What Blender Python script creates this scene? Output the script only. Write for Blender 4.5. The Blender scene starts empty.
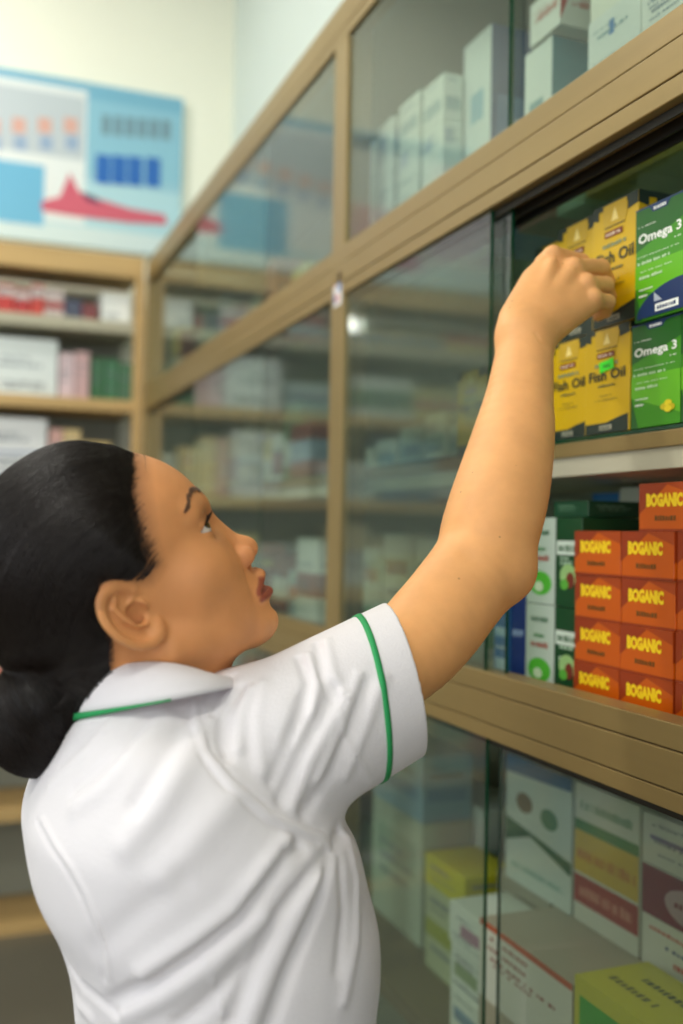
import bpy, bmesh, math, random
import numpy as np
from mathutils import Vector, Matrix
random.seed(7)
C = bpy.context.scene.collection
sc = bpy.context.scene

# ---------------------------------------------------------------- camera, world, lights
FPX, IW, IH = 1000.0, 683, 1024
YAW, PIT, ROLL, CZ = math.radians(21.4), math.radians(1.2), math.radians(1.0), 1.40
_f = np.array([math.sin(YAW)*math.cos(PIT), math.cos(YAW)*math.cos(PIT), math.sin(PIT)])
_r = np.array([math.cos(YAW), -math.sin(YAW), 0.0]); _u = np.cross(_r, _f)
_r, _u = _r*math.cos(ROLL)+_u*math.sin(ROLL), _u*math.cos(ROLL)-_r*math.sin(ROLL)
CAM = np.array([0, 0, CZ])
def ray(x, y): return _f+_r*(x-IW/2)/FPX+_u*(IH/2-y)/FPX
def P(x, y, d): return CAM+ray(x, y)*d                      # point seen at (x, y) at a real distance d
def PX(x, y, X): v = ray(x, y); return CAM+v*(X/v[0])       # ... on the plane X
def PY(x, y, Y): v = ray(x, y); return CAM+v*(Y/v[1])       # ... on the plane Y
cam = bpy.data.objects.new('camera', bpy.data.cameras.new('camera')); C.objects.link(cam)
cam.matrix_world = Matrix(((_r[0], _u[0], -_f[0], 0), (_r[1], _u[1], -_f[1], 0), (_r[2], _u[2], -_f[2], CZ), (0, 0, 0, 1)))
cam.data.sensor_width = 36; cam.data.lens = FPX*36/IH; cam.data.clip_start = 0.02
cam.data.dof.use_dof = True; cam.data.dof.focus_distance = 0.90; cam.data.dof.aperture_fstop = 2.6
sc.camera = cam
sc.view_settings.view_transform = 'Standard'; sc.view_settings.look = 'None'
sc.view_settings.gamma = 1.0; sc.view_settings.use_curve_mapping = False
sc.view_settings.exposure = 0.06
w = bpy.data.worlds.new('world'); sc.world = w; w.use_nodes = True
w.node_tree.nodes['Background'].inputs[0].default_value = (0.86, 0.93, 1.0, 1)
w.node_tree.nodes['Background'].inputs[1].default_value = .8
def area(name, loc, rot, sx, sy, power, color):
    l = bpy.data.lights.new(name, 'AREA'); l.shape = 'RECTANGLE'; l.size = sx; l.size_y = sy; l.energy = power; l.color = color
    o = bpy.data.objects.new(name, l); C.objects.link(o); o.location = loc; o.rotation_euler = rot; return o
area('added_front_fill', (-1.2, -2.95, 2.3), (math.radians(90), 0, 0), 3.4, 2.2, 36, (1.0, .97, .93))  # added area light standing in for daylight through an unseen front opening
area('added_side_fill', (-3.15, 0.6, 2.2), (math.radians(90), 0, math.radians(-90)), 3.0, 2.4, 36, (.93, .97, 1.0))  # added area light, stand-in for daylight from an unseen side opening

for _x, _y, _p in ((-1.2, -.7, 36), (-1.2, 1.3, 36), (-.7, 3.0, 34)): area('added_tube_light', (_x, _y, 3.79), (0, 0, 0), 1.2, .12, _p, (1.0, .97, .88))  # unseen ceiling lights, added to brighten the upper walls

# ---------------------------------------------------------------- materials
MATS = {}
def rgb(r, g, b): return tuple((c/255.0/12.92 if c/255.0 <= .04045 else ((c/255.0+.055)/1.055)**2.4) for c in (r, g, b))+(1,)
def mat(name, col, rough=.5, metal=0, noise=0, scale=20, bump=0, spec=.5, stretch=None):
    if name in MATS: return MATS[name]
    m = bpy.data.materials.new(name); m.use_nodes = True; nt = m.node_tree; b = nt.nodes['Principled BSDF']
    col = rgb(*col) if max(col) > 1 else tuple(col)+(1,)
    b.inputs['Base Color'].default_value = col; b.inputs['Roughness'].default_value = rough
    b.inputs['Metallic'].default_value = metal; b.inputs['Specular IOR Level'].default_value = spec
    m.diffuse_color = col
    if noise or bump:
        tc = nt.nodes.new('ShaderNodeTexCoord'); n = nt.nodes.new('ShaderNodeTexNoise'); n.inputs['Scale'].default_value = scale; n.inputs['Detail'].default_value = 5
        mp = nt.nodes.new('ShaderNodeMapping'); nt.links.new(tc.outputs['Object'], mp.inputs[0]); nt.links.new(mp.outputs[0], n.inputs['Vector'])
        if stretch: mp.inputs['Scale'].default_value = stretch
        if noise:
            mx = nt.nodes.new('ShaderNodeMixRGB'); mx.blend_type = 'MULTIPLY'; mx.inputs[0].default_value = noise
            mx.inputs[1].default_value = col; cr = nt.nodes.new('ShaderNodeMapRange'); cr.inputs[1].default_value = .3; cr.inputs[2].default_value = .7
            cr.inputs[3].default_value = .35; cr.inputs[4].default_value = 1.0
            nt.links.new(n.outputs['Fac'], cr.inputs[0]); nt.links.new(cr.outputs[0], mx.inputs[2]); nt.links.new(mx.outputs[0], b.inputs['Base Color'])
        if bump:
            bp = nt.nodes.new('ShaderNodeBump'); bp.inputs['Strength'].default_value = bump; bp.inputs['Distance'].default_value = .002
            nt.links.new(n.outputs['Fac'], bp.inputs['Height']); nt.links.new(bp.outputs[0], b.inputs['Normal'])
    MATS[name] = m; return m
def glass_mat(name, tint, gain, dust):
    m = bpy.data.materials.new(name); m.use_nodes = True; nt = m.node_tree; N = nt.nodes; L = nt.links; N.clear()
    out = N.new('ShaderNodeOutputMaterial'); tr = N.new('ShaderNodeBsdfTransparent'); tr.inputs[0].default_value = tint+(1,)
    gl = N.new('ShaderNodeBsdfGlossy'); gl.inputs['Roughness'].default_value = .06; gl.inputs[0].default_value = (.93, 1, .96, 1)
    df = N.new('ShaderNodeBsdfDiffuse'); df.inputs[0].default_value = (.62, .70, .64, 1)
    g = N.new('ShaderNodeNewGeometry'); dt = N.new('ShaderNodeVectorMath'); dt.operation = 'DOT_PRODUCT'
    L.new(g.outputs['Normal'], dt.inputs[0]); L.new(g.outputs['Incoming'], dt.inputs[1])
    def M(op, a, b=None):
        n = N.new('ShaderNodeMath'); n.operation = op
        for i, v in enumerate((a, b)):
            if v is None: continue
            if isinstance(v, (int, float)): n.inputs[i].default_value = v
            else: L.new(v, n.inputs[i])
        return n.outputs[0]
    c = M('ABSOLUTE', dt.outputs['Value']); s = M('POWER', M('SUBTRACT', 1.0, c), 5.0)
    F = M('MULTIPLY', M('ADD', M('MULTIPLY', s, .96), .04), gain); F = M('MINIMUM', F, .95)
    m1 = N.new('ShaderNodeMixShader'); m1.inputs[0].default_value = dust; L.new(tr.outputs[0], m1.inputs[1]); L.new(df.outputs[0], m1.inputs[2])
    m2 = N.new('ShaderNodeMixShader'); L.new(F, m2.inputs[0]); L.new(m1.outputs[0], m2.inputs[1]); L.new(gl.outputs[0], m2.inputs[2])
    L.new(m2.outputs[0], out.inputs[0]); MATS[name] = m; return m
GLASS = glass_mat('pane_glass', (.66, .73, .67), 1.1, .05)
SHELFGLASS = glass_mat('shelf_glass', (.80, .92, .84), 1.2, .03)
CLEAR = bpy.data.materials.new('pane_back'); CLEAR.use_nodes = True; CLEAR.node_tree.nodes.clear()
_o = CLEAR.node_tree.nodes.new('ShaderNodeOutputMaterial'); _t = CLEAR.node_tree.nodes.new('ShaderNodeBsdfTransparent'); CLEAR.node_tree.links.new(_t.outputs[0], _o.inputs[0])
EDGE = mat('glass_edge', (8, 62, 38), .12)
ALU = mat('bronze_aluminium', (150, 127, 80), .38, .35, noise=.22, scale=9, stretch=(1, .08, 4))
ALUV = mat('bronze_aluminium_upright', (152, 130, 84), .38, .35, noise=.2, scale=9, stretch=(4, 4, .1))
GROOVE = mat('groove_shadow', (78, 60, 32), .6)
TRACK = mat('track_black', (24, 22, 17), .5)
BACKP = mat('cabinet_back', (150, 154, 136), .7, noise=.15, scale=3)
SHELFW = mat('shelf_white', (180, 175, 152), .45)
WOOD = mat('pale_wood', (205, 170, 112), .5, noise=.3, scale=6, stretch=(.3, 3, 3))
WALLC = mat('wall_cream', (246, 246, 230), .85, noise=.06, scale=2)
WALLB = mat('wall_pale', (214, 226, 222), .85, noise=.06, scale=2)

# ---------------------------------------------------------------- mesh helpers
def link(name, me, parent=None):
    o = bpy.data.objects.new(name, me); C.objects.link(o)
    if parent is not None: o.parent = parent
    return o
class MB:
    def __init__(s): s.v = []; s.f = []; s.m = []; s.mats = []; s.sm = []
    def mi(s, m):
        if m not in s.mats: s.mats.append(m)
        return s.mats.index(m)
    def poly(s, pts, m, smooth=False):
        b = len(s.v); s.v += [tuple(p) for p in pts]; s.f.append(tuple(range(b, b+len(pts)))); s.m.append(s.mi(m)); s.sm.append(smooth)
    def mesh(s, verts, faces, m, smooth=False):
        b = len(s.v); s.v += [tuple(p) for p in verts]; k = s.mi(m)
        for f in faces: s.f.append(tuple(i+b for i in f)); s.m.append(k); s.sm.append(smooth)
    def box(s, x0, x1, y0, y1, z0, z1, m, bev=0):
        if bev <= 0:
            V = [(x, y, z) for x in (x0, x1) for y in (y0, y1) for z in (z0, z1)]
            s.mesh(V, [(0, 1, 3, 2), (4, 6, 7, 5), (0, 4, 5, 1), (2, 3, 7, 6), (0, 2, 6, 4), (1, 5, 7, 3)], m); return
        bm = bmesh.new(); bmesh.ops.create_cube(bm, size=1)
        for v in bm.verts: v.co = Vector(((x0+x1)/2+v.co.x*(x1-x0), (y0+y1)/2+v.co.y*(y1-y0), (z0+z1)/2+v.co.z*(z1-z0)))
        bmesh.ops.bevel(bm, geom=bm.edges[:], offset=bev, segments=2, profile=.5, affect='EDGES')
        bm.verts.index_update(); s.mesh([v.co[:] for v in bm.verts], [[v.index for v in f.verts] for f in bm.faces], m); bm.free()
    def build(s, name, parent=None, loc=(0, 0, 0), rz=0):
        me = bpy.data.meshes.new(name); me.from_pydata(s.v, [], s.f)
        for m in s.mats: me.materials.append(m)
        me.polygons.foreach_set('material_index', s.m); me.polygons.foreach_set('use_smooth', s.sm); me.update()
        o = link(name, me, parent); o.location = loc; o.rotation_euler = (0, 0, rz); return o
def tag(o, label=None, cat=None, group=None, kind=None):
    for k, v in (('label', label), ('category', cat), ('group', group), ('kind', kind)):
        if v: o[k] = v
    return o
def empty(name, loc, label, cat, group=None):
    o = bpy.data.objects.new(name, None); C.objects.link(o); o.location = loc; o.empty_display_size = .1
    return tag(o, label, cat, group)
def struct(mb, name): return tag(mb.build(name), kind='structure')

# ---------------------------------------------------------------- room
XW, YB, ZC = 1.045, 3.97, 3.85
XL, YF = -3.2, -3.0
b = MB(); b.box(XL-.1, XW+.1, YF-.1, YB+.1, -.05, 0, mat('floor_tile', (104, 100, 88), .3, noise=.15, scale=4)); struct(b, 'floor')
b = MB(); b.box(XL-.1, XW+.1, YF-.1, YB+.1, ZC, ZC+.05, mat('ceiling_white', (235, 235, 226), .9)); struct(b, 'ceiling')
b = MB(); b.box(XL, XW+.1, YB, YB+.1, 0, ZC, WALLC); struct(b, 'wall_back')
b = MB(); b.box(XW, XW+.1, YF, YB, 0, ZC, WALLB); struct(b, 'wall_right')
b = MB()
b.box(XL-.1, XL, 2.3, YB+.1, 0, ZC, WALLC); b.box(XL-.1, XL, YF, -1.1, 0, ZC, WALLC); b.box(XL-.1, XL, -1.1, 2.3, 3.55, ZC, WALLC)
struct(b, 'wall_left')
b = MB()
b.box(XL-.1, -3.05, YF-.1, YF, 0, ZC, WALLC); b.box(1.0, XW+.1, YF-.1, YF, 0, ZC, WALLC); b.box(-3.05, 1.0, YF-.1, YF, 3.45, ZC, WALLC)
struct(b, 'wall_front')

# ---------------------------------------------------------------- the display cabinet along the right wall
XD = .64
ZT0, ZT1 = 2.289, 2.362          # top rail
ZU0, ZU1 = 1.824, 1.912          # upper rail
ZL0, ZL1 = 1.143, 1.226          # lower rail
YE, YC = -.62, 3.60
cab = empty('display_cabinet', (XD+.2, 1.5, 0), 'tall bronze framed glass display cabinet full of medicine boxes along the right wall', 'cabinet')
def pt(name, mb): 
    o = mb.build(name, None); o.parent = cab; o.location = -cab.location; return o
def rail(name, z0, z1, x0, g1, g2, track=True):
    b = MB(); x1 = x0+.034
    zs = [z0, z0+(z1-z0)*g2, z0+(z1-z0)*g1, z1]
    b.box(x0, x1, YE, YC, zs[0], zs[1]-.0012, ALU, .0012)
    b.box(x0-.0008, x1, YE, YC, zs[1], zs[2]-.0012, ALU, .0012)
    b.box(x0, x1, YE, YC, zs[2], zs[3], ALU, .0012)
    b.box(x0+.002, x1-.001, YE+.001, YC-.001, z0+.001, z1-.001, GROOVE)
    o = pt(name, b)
    if track:
        b = MB(); b.box(x1+.0005, x1+.003, YE, YC, z0-.012, z0+.02, TRACK); b.box(x0+.012, x0+.014, YE, YC, z0-.010, z0-.0005, TRACK); b.box(x1+.018, x1+.021, YE, YC, z0-.014, z0+.02, TRACK)
        t = b.build('sliding_track', o)
    return o
rail('top_rail', ZT0, ZT1, XD, .55, .3, False)
rail('upper_rail', ZU0, ZU1, XD, .66, .25)
rail('lower_rail', ZL0, ZL1, XD, .70, .24)
rail('base_rail', .06, .14, XD, .7, .3, False)
for y0, y1, nm in ((1.643, 1.706, 'post'), (3.56, 3.60, 'post'), (-.62, -.56, 'post')):
    b = MB(); b.box(XD+.0005, XD+.03, y0, y1, .0, 2.362, ALUV, .0015); b.box(XD+.03, XD+.052, y0+.008, y1-.008, .0, 2.33, ALUV, .001); pt(nm, b)
b = MB(); b.box(1.025, 1.04, YE, YC+.3, .0, 2.36, BACKP); pt('back_panel', b)
b = MB(); b.box(XD+.036, 1.024, YE, YC, 2.34, 2.362, BACKP); pt('top_panel', b)
b = MB(); b.box(XD+.036, 1.024, YE, -.60, .0, 2.33, BACKP); pt('end_panel', b)
b = MB(); b.box(XD+.036, 1.024, YC-.015, YC, .0, 2.33, BACKP); pt('end_panel', b)
# glass shelf under the top compartment, wooden shelf boards with pale fronts lower down
ZS = 1.519
for y0, y1 in ((-.58, 1.68), (1.68, 3.58)):
    b = MB(); b.box(.715, 1.02, y0, y1, 1.822, 1.828, SHELFGLASS); pt('glass_shelf', b)
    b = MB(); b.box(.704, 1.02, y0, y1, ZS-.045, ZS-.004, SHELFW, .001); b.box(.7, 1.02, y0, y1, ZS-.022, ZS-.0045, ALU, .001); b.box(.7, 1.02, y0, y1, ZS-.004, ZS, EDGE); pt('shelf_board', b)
    b = MB(); b.box(.69, 1.02, y0, y1, 1.185, 1.20, SHELFW, .001); pt('shelf_board', b)
    b = MB(); b.box(.69, 1.02, y0, y1, .63, .66, mat('shelf_brown', (104, 96, 72), .6), .001); pt('shelf_board', b)
    b = MB(); b.box(.66, 1.02, y0, y1, .14, .16, SHELFW, .001); pt('shelf_board', b)
def pane(x, y0, y1, z0, z1):
    b = MB(); t = .005
    b.poly([(x, y0, z0), (x, y1, z0), (x, y1, z1), (x, y0, z1)][::-1], GLASS)
    b.poly([(x+t, y0, z0), (x+t, y1, z0), (x+t, y1, z1), (x+t, y0, z1)], CLEAR)
    b.poly([(x, y0, z0), (x, y0, z1), (x+t, y0, z1), (x+t, y0, z0)], EDGE)
    b.poly([(x, y1, z0), (x+t, y1, z0), (x+t, y1, z1), (x, y1, z1)], EDGE)
    b.poly([(x, y0, z0), (x+t, y0, z0), (x+t, y1, z0), (x, y1, z0)], EDGE)
    b.poly([(x, y0, z1), (x, y1, z1), (x+t, y1, z1), (x+t, y0, z1)], EDGE)
    o = pt('glass_door', b); return o
YG = 1.135
pane(XD+.006, YG, 1.655, ZL1-.01, ZU0+.004); pane(XD+.018, 1.104, 1.640, ZL1-.01, ZU0+.004)      # middle, both slid left
pane(XD+.006, 1.095, 1.645, ZU1-.01, ZT0+.01); pane(XD+.018, -.56, 1.110, ZU1-.01, ZT0+.01)
pane(XD+.006, 1.128, 1.645, .13, ZL0+.01); pane(XD+.018, -.56, 1.114, .13, ZL0+.01)
for z0, z1 in ((.13, ZL0+.01), (ZL1-.01, ZU0+.004), (ZU1-.01, ZT0+.01)):
    pane(XD+.006, 1.70, 2.83, z0, z1); pane(XD+.018, 2.19, 3.56, z0, z1)

# ---------------------------------------------------------------- printed boxes
_tc = {}
def textmesh(s, bold=0.0, width=None, height=None):
    k = (s, bold)
    if k not in _tc:
        cu = bpy.data.curves.new('t', 'FONT'); cu.body = s; cu.size = 1; cu.offset = bold; cu.resolution_u = 2
        o = bpy.data.objects.new('t', cu); C.objects.link(o); bpy.context.view_layer.update()
        me = o.evaluated_get(bpy.context.evaluated_depsgraph_get()).to_mesh()
        V = np.array([v.co[:2] for v in me.vertices]); Fc = [tuple(p.vertices) for p in me.polygons]
        bpy.data.objects.remove(o); bpy.data.curves.remove(cu)
        V -= V.min(0); _tc[k] = (V/V.max(0), Fc)
    return _tc[k]
class Box(MB):
    """a printed carton: origin at the middle of its base, front face towards -y; prints lie 0.2 mm proud of a face"""
    def __init__(s, w, d, h, cols, bev=.0007):
        super().__init__(); s.w, s.d, s.h = w, d, h
        s.box(-w/2, w/2, -d/2, d/2, 0, h, cols, bev)
        s.n = 0; s.k = {}
    def map(s, face, u, v, lay=0):
        e = .0002+.00007*s.k.get(face, 0); w, d, h = s.w, s.d, s.h
        return {'F': (-w/2+u, -d/2-e, v), 'R': (w/2+e, -d/2+u, v), 'L': (-w/2-e, d/2-u, v), 'T': (-w/2+u, -d/2+v, h+e), 'B': (-w/2+u, d/2-v, -e), 'K': (w/2-u, d/2+e, v)}[face]
    def dims(s, face): return {'F': (s.w, s.h), 'K': (s.w, s.h), 'R': (s.d, s.h), 'L': (s.d, s.h), 'T': (s.w, s.d), 'B': (s.w, s.d)}[face]
    def pol(s, face, pts, m):            # pts as fractions of the face
        W, H = s.dims(face); m = m if not isinstance(m, tuple) else col(m); s.poly([s.map(face, u*W, v*H) for u, v in pts], m); s.k[face] = s.k.get(face, 0)+1; return s
    def rect(s, face, u0, v0, u1, v1, m): return s.pol(face, [(u0, v0), (u1, v0), (u1, v1), (u0, v1)], m)
    def ell(s, face, u, v, ru, rv, m, n=18, a0=0, a1=360):
        return s.pol(face, [(u+ru*math.cos(math.radians(a0+(a1-a0)*i/n)), v+rv*math.sin(math.radians(a0+(a1-a0)*i/n))) for i in range(n)], m)
    def text(s, face, t, u0, v0, u1, v1, m, bold=0.0):
        W, H = s.dims(face); V, Fc = textmesh(t, bold); m = m if not isinstance(m, tuple) else col(m)
        s.mesh([s.map(face, (u0+(u1-u0)*a)*W, (v0+(v1-v0)*c)*H) for a, c in V], Fc, m); s.k[face] = s.k.get(face, 0)+1; return s
    def lines(s, face, u0, u1, v, hv, m, seed=0):     # a line of print too small to read
        rr = random.Random(seed*91+int(v*1000)); u = u0; m = m if not isinstance(m, tuple) else col(m); W, H = s.dims(face)
        while u < u1:
            du = (.018+rr.random()*.03); e = min(u+du, u1)
            s.poly([s.map(face, a*W, c*H) for a, c in ((u, v), (e, v), (e, v+hv*rr.uniform(.7, 1)), (u, v+hv*rr.uniform(.7, 1)))], m); u = e+.014+(.03 if rr.random() < .2 else 0)
        s.k[face] = s.k.get(face, 0)+1; return s
def col(c, r=.38): return mat('print_%d_%d_%d' % tuple(c), c, r)
RZ = -math.pi/2        # side cabinet boxes face -X
def put(o, X, Y, z, turn=0): o.location = (X, Y, z); o.rotation_euler = (0, 0, RZ+turn); return o
def copy(o, label=None, group=None, cat=None):
    c = o.copy(); C.objects.link(c)
    if label: c['label'] = label
    for ch in o.children:
        d = ch.copy(); C.objects.link(d); d.parent = c
    return c
# ---------------------------------------------------------------- fish oil, omega and boganic cartons
WHITE, BLACK = (238, 236, 226), (22, 26, 24)
def fish_box(sticker=False, h=.122):
    Yl, Nv, Gd = (204, 166, 6), (28, 44, 38), (196, 160, 40)
    b = Box(.083, .10, h, col(Yl, .3))
    for f in 'FR':
        b.rect(f, .02, .0, .98, .10, Nv); b.pol(f, [(.5, .1), (.98, .1), (.98, .16), (.7, .13)], Nv)
        b.rect(f, .0, .95, 1, 1.0, Nv); b.pol(f, [(.78, .88), (1, .9), (1, .96), (.78, .96)], Nv); b.pol(f, [(0, .9), (.14, .88), (.14, .96), (0, .96)], Nv)
        b.pol(f, [(.30, .80), (.70, .80), (.76, .84), (.76, .985), (.24, .985), (.24, .84)], Nv if f == 'R' else Gd)
        b.pol(f, [(.42, .84), (.58, .84), (.5, .95)], (236, 214, 130))
        b.pol(f, [(.27, .795), (.73, .795), (.73, .803), (.27, .803)], Nv)
        b.rect(f, .28, .715, .68, .765, (120, 46, 26)); b.lines(f, .32, .64, .73, .02, (236, 220, 190), 3)
        b.lines(f, .24, .76, .635, .035, (120, 140, 110), 4)
        b.text(f, 'Fish Oil', .10, .50, .92, .60, Nv, .02)
        b.lines(f, .32, .70, .44, .022, (60, 80, 60), 5); b.lines(f, .36, .62, .35, .012, (110, 104, 40), 6); b.lines(f, .25, .75, .31, .012, (110, 104, 40), 7)
        b.rect(f, .36, .03, .64, .075, (150, 150, 130)); b.lines(f, .38, .62, .04, .02, Nv, 8)
    if sticker: b.pol('F', [(.36, .575), (.68, .60), (.66, .70), (.34, .675)], (60, 226, 40)); b.lines('F', .44, .58, .62, .03, (20, 120, 30), 9)
    return b
def omega_box(h=.114):
    G0, G1, Nv, Wh = (60, 140, 22), (26, 92, 30), (22, 52, 96), (240, 244, 236)
    b = Box(.080, .10, h, col(G0, .3))
    for f in 'FR':
        b.pol(f, [(0, .62), (1, .80), (1, 1), (0, 1)], G1); b.pol(f, [(0, .0), (.16, 0), (0, .3)], G1); b.pol(f, [(0, .3), (1, .1), (1, .5), (0, .5)], (96, 176, 26))
        b.rect(f, .0, .985, 1, 1.0, Nv); b.pol(f, [(.28, .985), (.36, .93), (.64, .93), (.72, .985)], Nv); b.lines(f, .38, .62, .945, .028, Wh, 1)
        b.lines(f, .06, .42, .83, .008, Wh, 2)
        b.text(f, 'Omega 3', .07, .66, .93, .77, Wh, .022)
        b.lines(f, .80, .92, .63, .014, Wh, 3); b.lines(f, .06, .90, .565, .006, Wh, 4)
        b.lines(f, .06, .72, .50, .026, (200, 226, 190), 5); b.lines(f, .12, .76, .43, .010, (200, 226, 190), 6)
        b.lines(f, .10, .56, .37, .026, (200, 226, 190), 7); b.lines(f, .10, .40, .27, .012, Wh, 8); b.lines(f, .10, .28, .21, .02, Wh, 9)
        for u, v, a in ((.70, .17, 0), (.78, .20, 1), (.84, .16, 0), (.78, .145, 1)): b.ell(f, u, v, .075, .03, (222, 202, 30) if a else (196, 178, 20))
    return b
def omega_top():
    b = omega_box(.124); Nv, Wh = (22, 52, 96), (240, 244, 236)
    for f in 'FR':
        b.pol(f, [(.06, .02)]+[(.06+.94*(1-math.cos(math.radians(a))), .02+.27*math.sin(math.radians(a))) for a in range(10, 91, 8)]+[(1, .02)], Nv)
        b.rect(f, .44, .05, .90, .115, Wh); b.lines(f, .48, .86, .065, .035, Nv, 11); b.pol(f, [(.42, .14), (.58, .14), (.42, .22)], (170, 180, 190))
    return b
fb = fish_box(h=.142); ob = omega_box()
def ypx(px, X, y=400): return PX(px, y, X)[1]
FX = .70                                   # front faces
def first(b, name, label, group, cat='box'): return tag(b.build(name), label, cat, group)
g = 'yellow fish oil cartons'
HB = .1228
f0 = first(fish_box(True), 'fish_oil_carton', 'yellow Fish Oil carton with a bright green price sticker, bottom row', g); put(f0, FX+.05, ypx(606.5, FX), ZS+.001)
f1 = first(fb, 'fish_oil_carton', 'yellow Fish Oil carton in the top row, between the fist and the green carton', g); put(f1, FX+.048, ypx(614.5, FX), ZS+.001+HB)
f0s = fish_box().build('fish_oil_carton'); f2 = copy(f1, 'yellow Fish Oil carton, bottom row, half hidden by the raised forearm'); f2.data = f0s.data; put(f2, FX+.055, f0.location.y+.0835, ZS+.001)
f3 = copy(f1, 'yellow Fish Oil carton the fingertips close on, top row behind the hand'); put(f3, FX+.055, f1.location.y+.0840, ZS+.001+HB)
f4 = copy(f1, 'leftmost yellow Fish Oil carton of the top row, just left of the knuckles'); put(f4, FX+.075, f3.location.y+.0840, ZS+.001+HB)
f5 = copy(f1, 'yellow Fish Oil carton at the bottom, hidden behind the forearm'); f5.data = f0s.data; put(f5, FX+.06, f2.location.y+.0840, ZS+.001)
f6 = copy(f1, 'yellow Fish Oil carton seen through the glass door left of the forearm'); f6.data = f0s.data; put(f6, FX+.055, ypx(474, FX+.01), ZS+.001)
bpy.data.objects.remove(f0s)
o0 = first(ob, 'omega_carton', 'green Omega 3 carton with yellow capsules, bottom of the two', 'green omega cartons'); put(o0, FX+.05, ypx(655, FX), ZS+.001)
o1 = first(omega_top(), 'omega_carton', 'green Omega 3 carton with a navy corner, top of the two', 'green omega cartons'); put(o1, FX+.045, ypx(662, FX), ZS+.001+.115)
o2 = copy(o0, 'green Omega 3 carton cut by the right edge of the photo, bottom row'); put(o2, FX+.05, o0.location.y-.0815, ZS+.001)

def boganic():
    O, D, Yl = (196, 86, 6), (146, 50, 8), (244, 206, 24)
    b = Box(.088, .12, .0515, col(O, .3))
    for f in 'FR':
        b.pol(f, [(0, 1), (0, .35), (.55, 1)], D); b.pol(f, [(1, 1), (1, .72), (.45, 1)], (164, 62, 8)); b.rect(f, 0, 0, 1, .05, D)
        b.text(f, 'BOGANIC', .14, .50, .80, .79, Yl, .07); b.lines(f, .30, .68, .22, .11, (110, 70, 20), 3)
    b.rect('T', .1, .1, .9, .9, (214, 96, 30)); return b
bz = 1.2005
bgp = boganic(); b0 = None
names = ['lowest', 'second', 'third', 'fourth']
colx = [('left', 598.5), ('middle', 649.5), ('right', 709)]
BX = .70
ycol = [ypx(598.5, BX), 0, 0]; ycol[1] = ycol[0]-.0895; ycol[2] = ycol[1]-.0895
for ci in range(3):
    for k in range(4):
        lab = 'orange BOGANIC carton, %s from the bottom of the %s column' % (names[k], ['left', 'middle', 'right, cut off'][ci])
        if b0 is None: o = b0 = first(bgp, 'boganic_carton', lab, 'orange boganic cartons')
        else: o = copy(b0, lab)
        put(o, BX+.06+random.uniform(0, .003), ycol[ci], bz+k*.0518, random.uniform(-.012, .012))
o = copy(b0, 'orange BOGANIC carton alone on top of the stacks'); put(o, BX+.062, ycol[1]-.028, bz+4*.0518)

def generic(w, d, h, base, bands=(), name='medicine_carton', faces='FR', seed=0, txt=None):
    b = Box(w, d, h, col(base, .4))
    for f in faces:
        for u0, v0, u1, v1, c in bands: b.rect(f, u0, v0, u1, v1, c)
        if txt is not None:
            rr = random.Random(seed)
            for k in range(rr.randint(3, 5)): v = rr.uniform(.1, .85); b.lines(f, rr.uniform(.08, .2), rr.uniform(.5, .92), v, rr.uniform(.03, .07), txt, seed*7+k)
    return b
def carton(label, group, X, Y, z, w, d, h, base, bands=(), seed=0, txt=(90, 110, 130), turn=0, name='medicine_carton', faces='FR', extra=None):
    b = generic(w, d, h, base, bands, seed=seed, txt=txt, faces=faces)
    if extra: extra(b)
    o = tag(b.build(name), label, 'box', group); return put(o, X+d/2, Y, z, turn)
# green, white and blue cartons left of the orange stack
GR = 'green and blue cartons beside the orange stack'
def fruit(b):
    b.ell('F', .5, .35, .32, .13, (150, 190, 120)); b.ell('F', .58, .30, .16, .09, (120, 50, 36)); b.ell('F', .36, .25, .16, .06, (90, 170, 60)); b.rect('F', .05, .58, .95, .74, (206, 220, 206)); b.lines('F', .12, .88, .62, .08, (40, 90, 50), 5)
def leafy(b):
    b.ell('F', .5, .24, .4, .14, (80, 176, 50)); b.ell('F', .45, .2, .16, .06, (196, 214, 180)); b.lines('F', .2, .8, .8, .06, (70, 110, 80), 4); b.lines('F', .2, .8, .5, .07, (170, 90, 80), 8); b.lines('F', .3, .7, .62, .04, (60, 130, 70), 2)
cx = .715
y575 = ycol[0]+.0465
def gw(px0, px1, X): return ypx(px0, X)-ypx(px1, X)
ya = y575+.028
wg, ww, wn, wb = gw(548, 574, .715), gw(520, 548, .715), gw(505, 519, .715), gw(489, 504, .715)
yg0 = y575+.003; yw0 = yg0+wg; yn0 = yw0+ww; yb0 = yn0+wn+.004
for z, k, t in ((1.201, 'lower', 0), (1.201+.112, 'upper', 1)):
    carton('dark green carton with fruit picture and white band, %s one beside the orange stack' % k, GR, cx, yg0+wg/2, z, wg-.002, .1, .111, (14, 66, 32), seed=t, extra=fruit, txt=(180, 210, 180))
    carton('white carton with green leafy foot, %s one left of the dark green pair' % k, GR, cx, yw0+ww/2, z, ww-.002, .1, .111, (180, 194, 180), seed=5+t, extra=leafy, txt=None)
carton('dark green flat carton lying on top of the green pair', GR, cx+.01, yg0+wg/2+.012, 1.201+.224, .075, .09, .02, (18, 66, 40), txt=(120, 160, 130))
carton('navy blue carton left of the white leafy one', GR, cx, yn0+wn/2, 1.201, wn-.002, .1, .125, (24, 50, 120), seed=3, txt=(150, 170, 210))
carton('light blue carton with white waves at the glass edge', GR, cx, yb0+wb/2, 1.201, wb-.002, .1, .12, (46, 110, 170), bands=((.1, .1, .9, .25, (190, 210, 225)), (.1, .5, .8, .6, (170, 200, 220))), seed=9, txt=(210, 225, 235))
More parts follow.
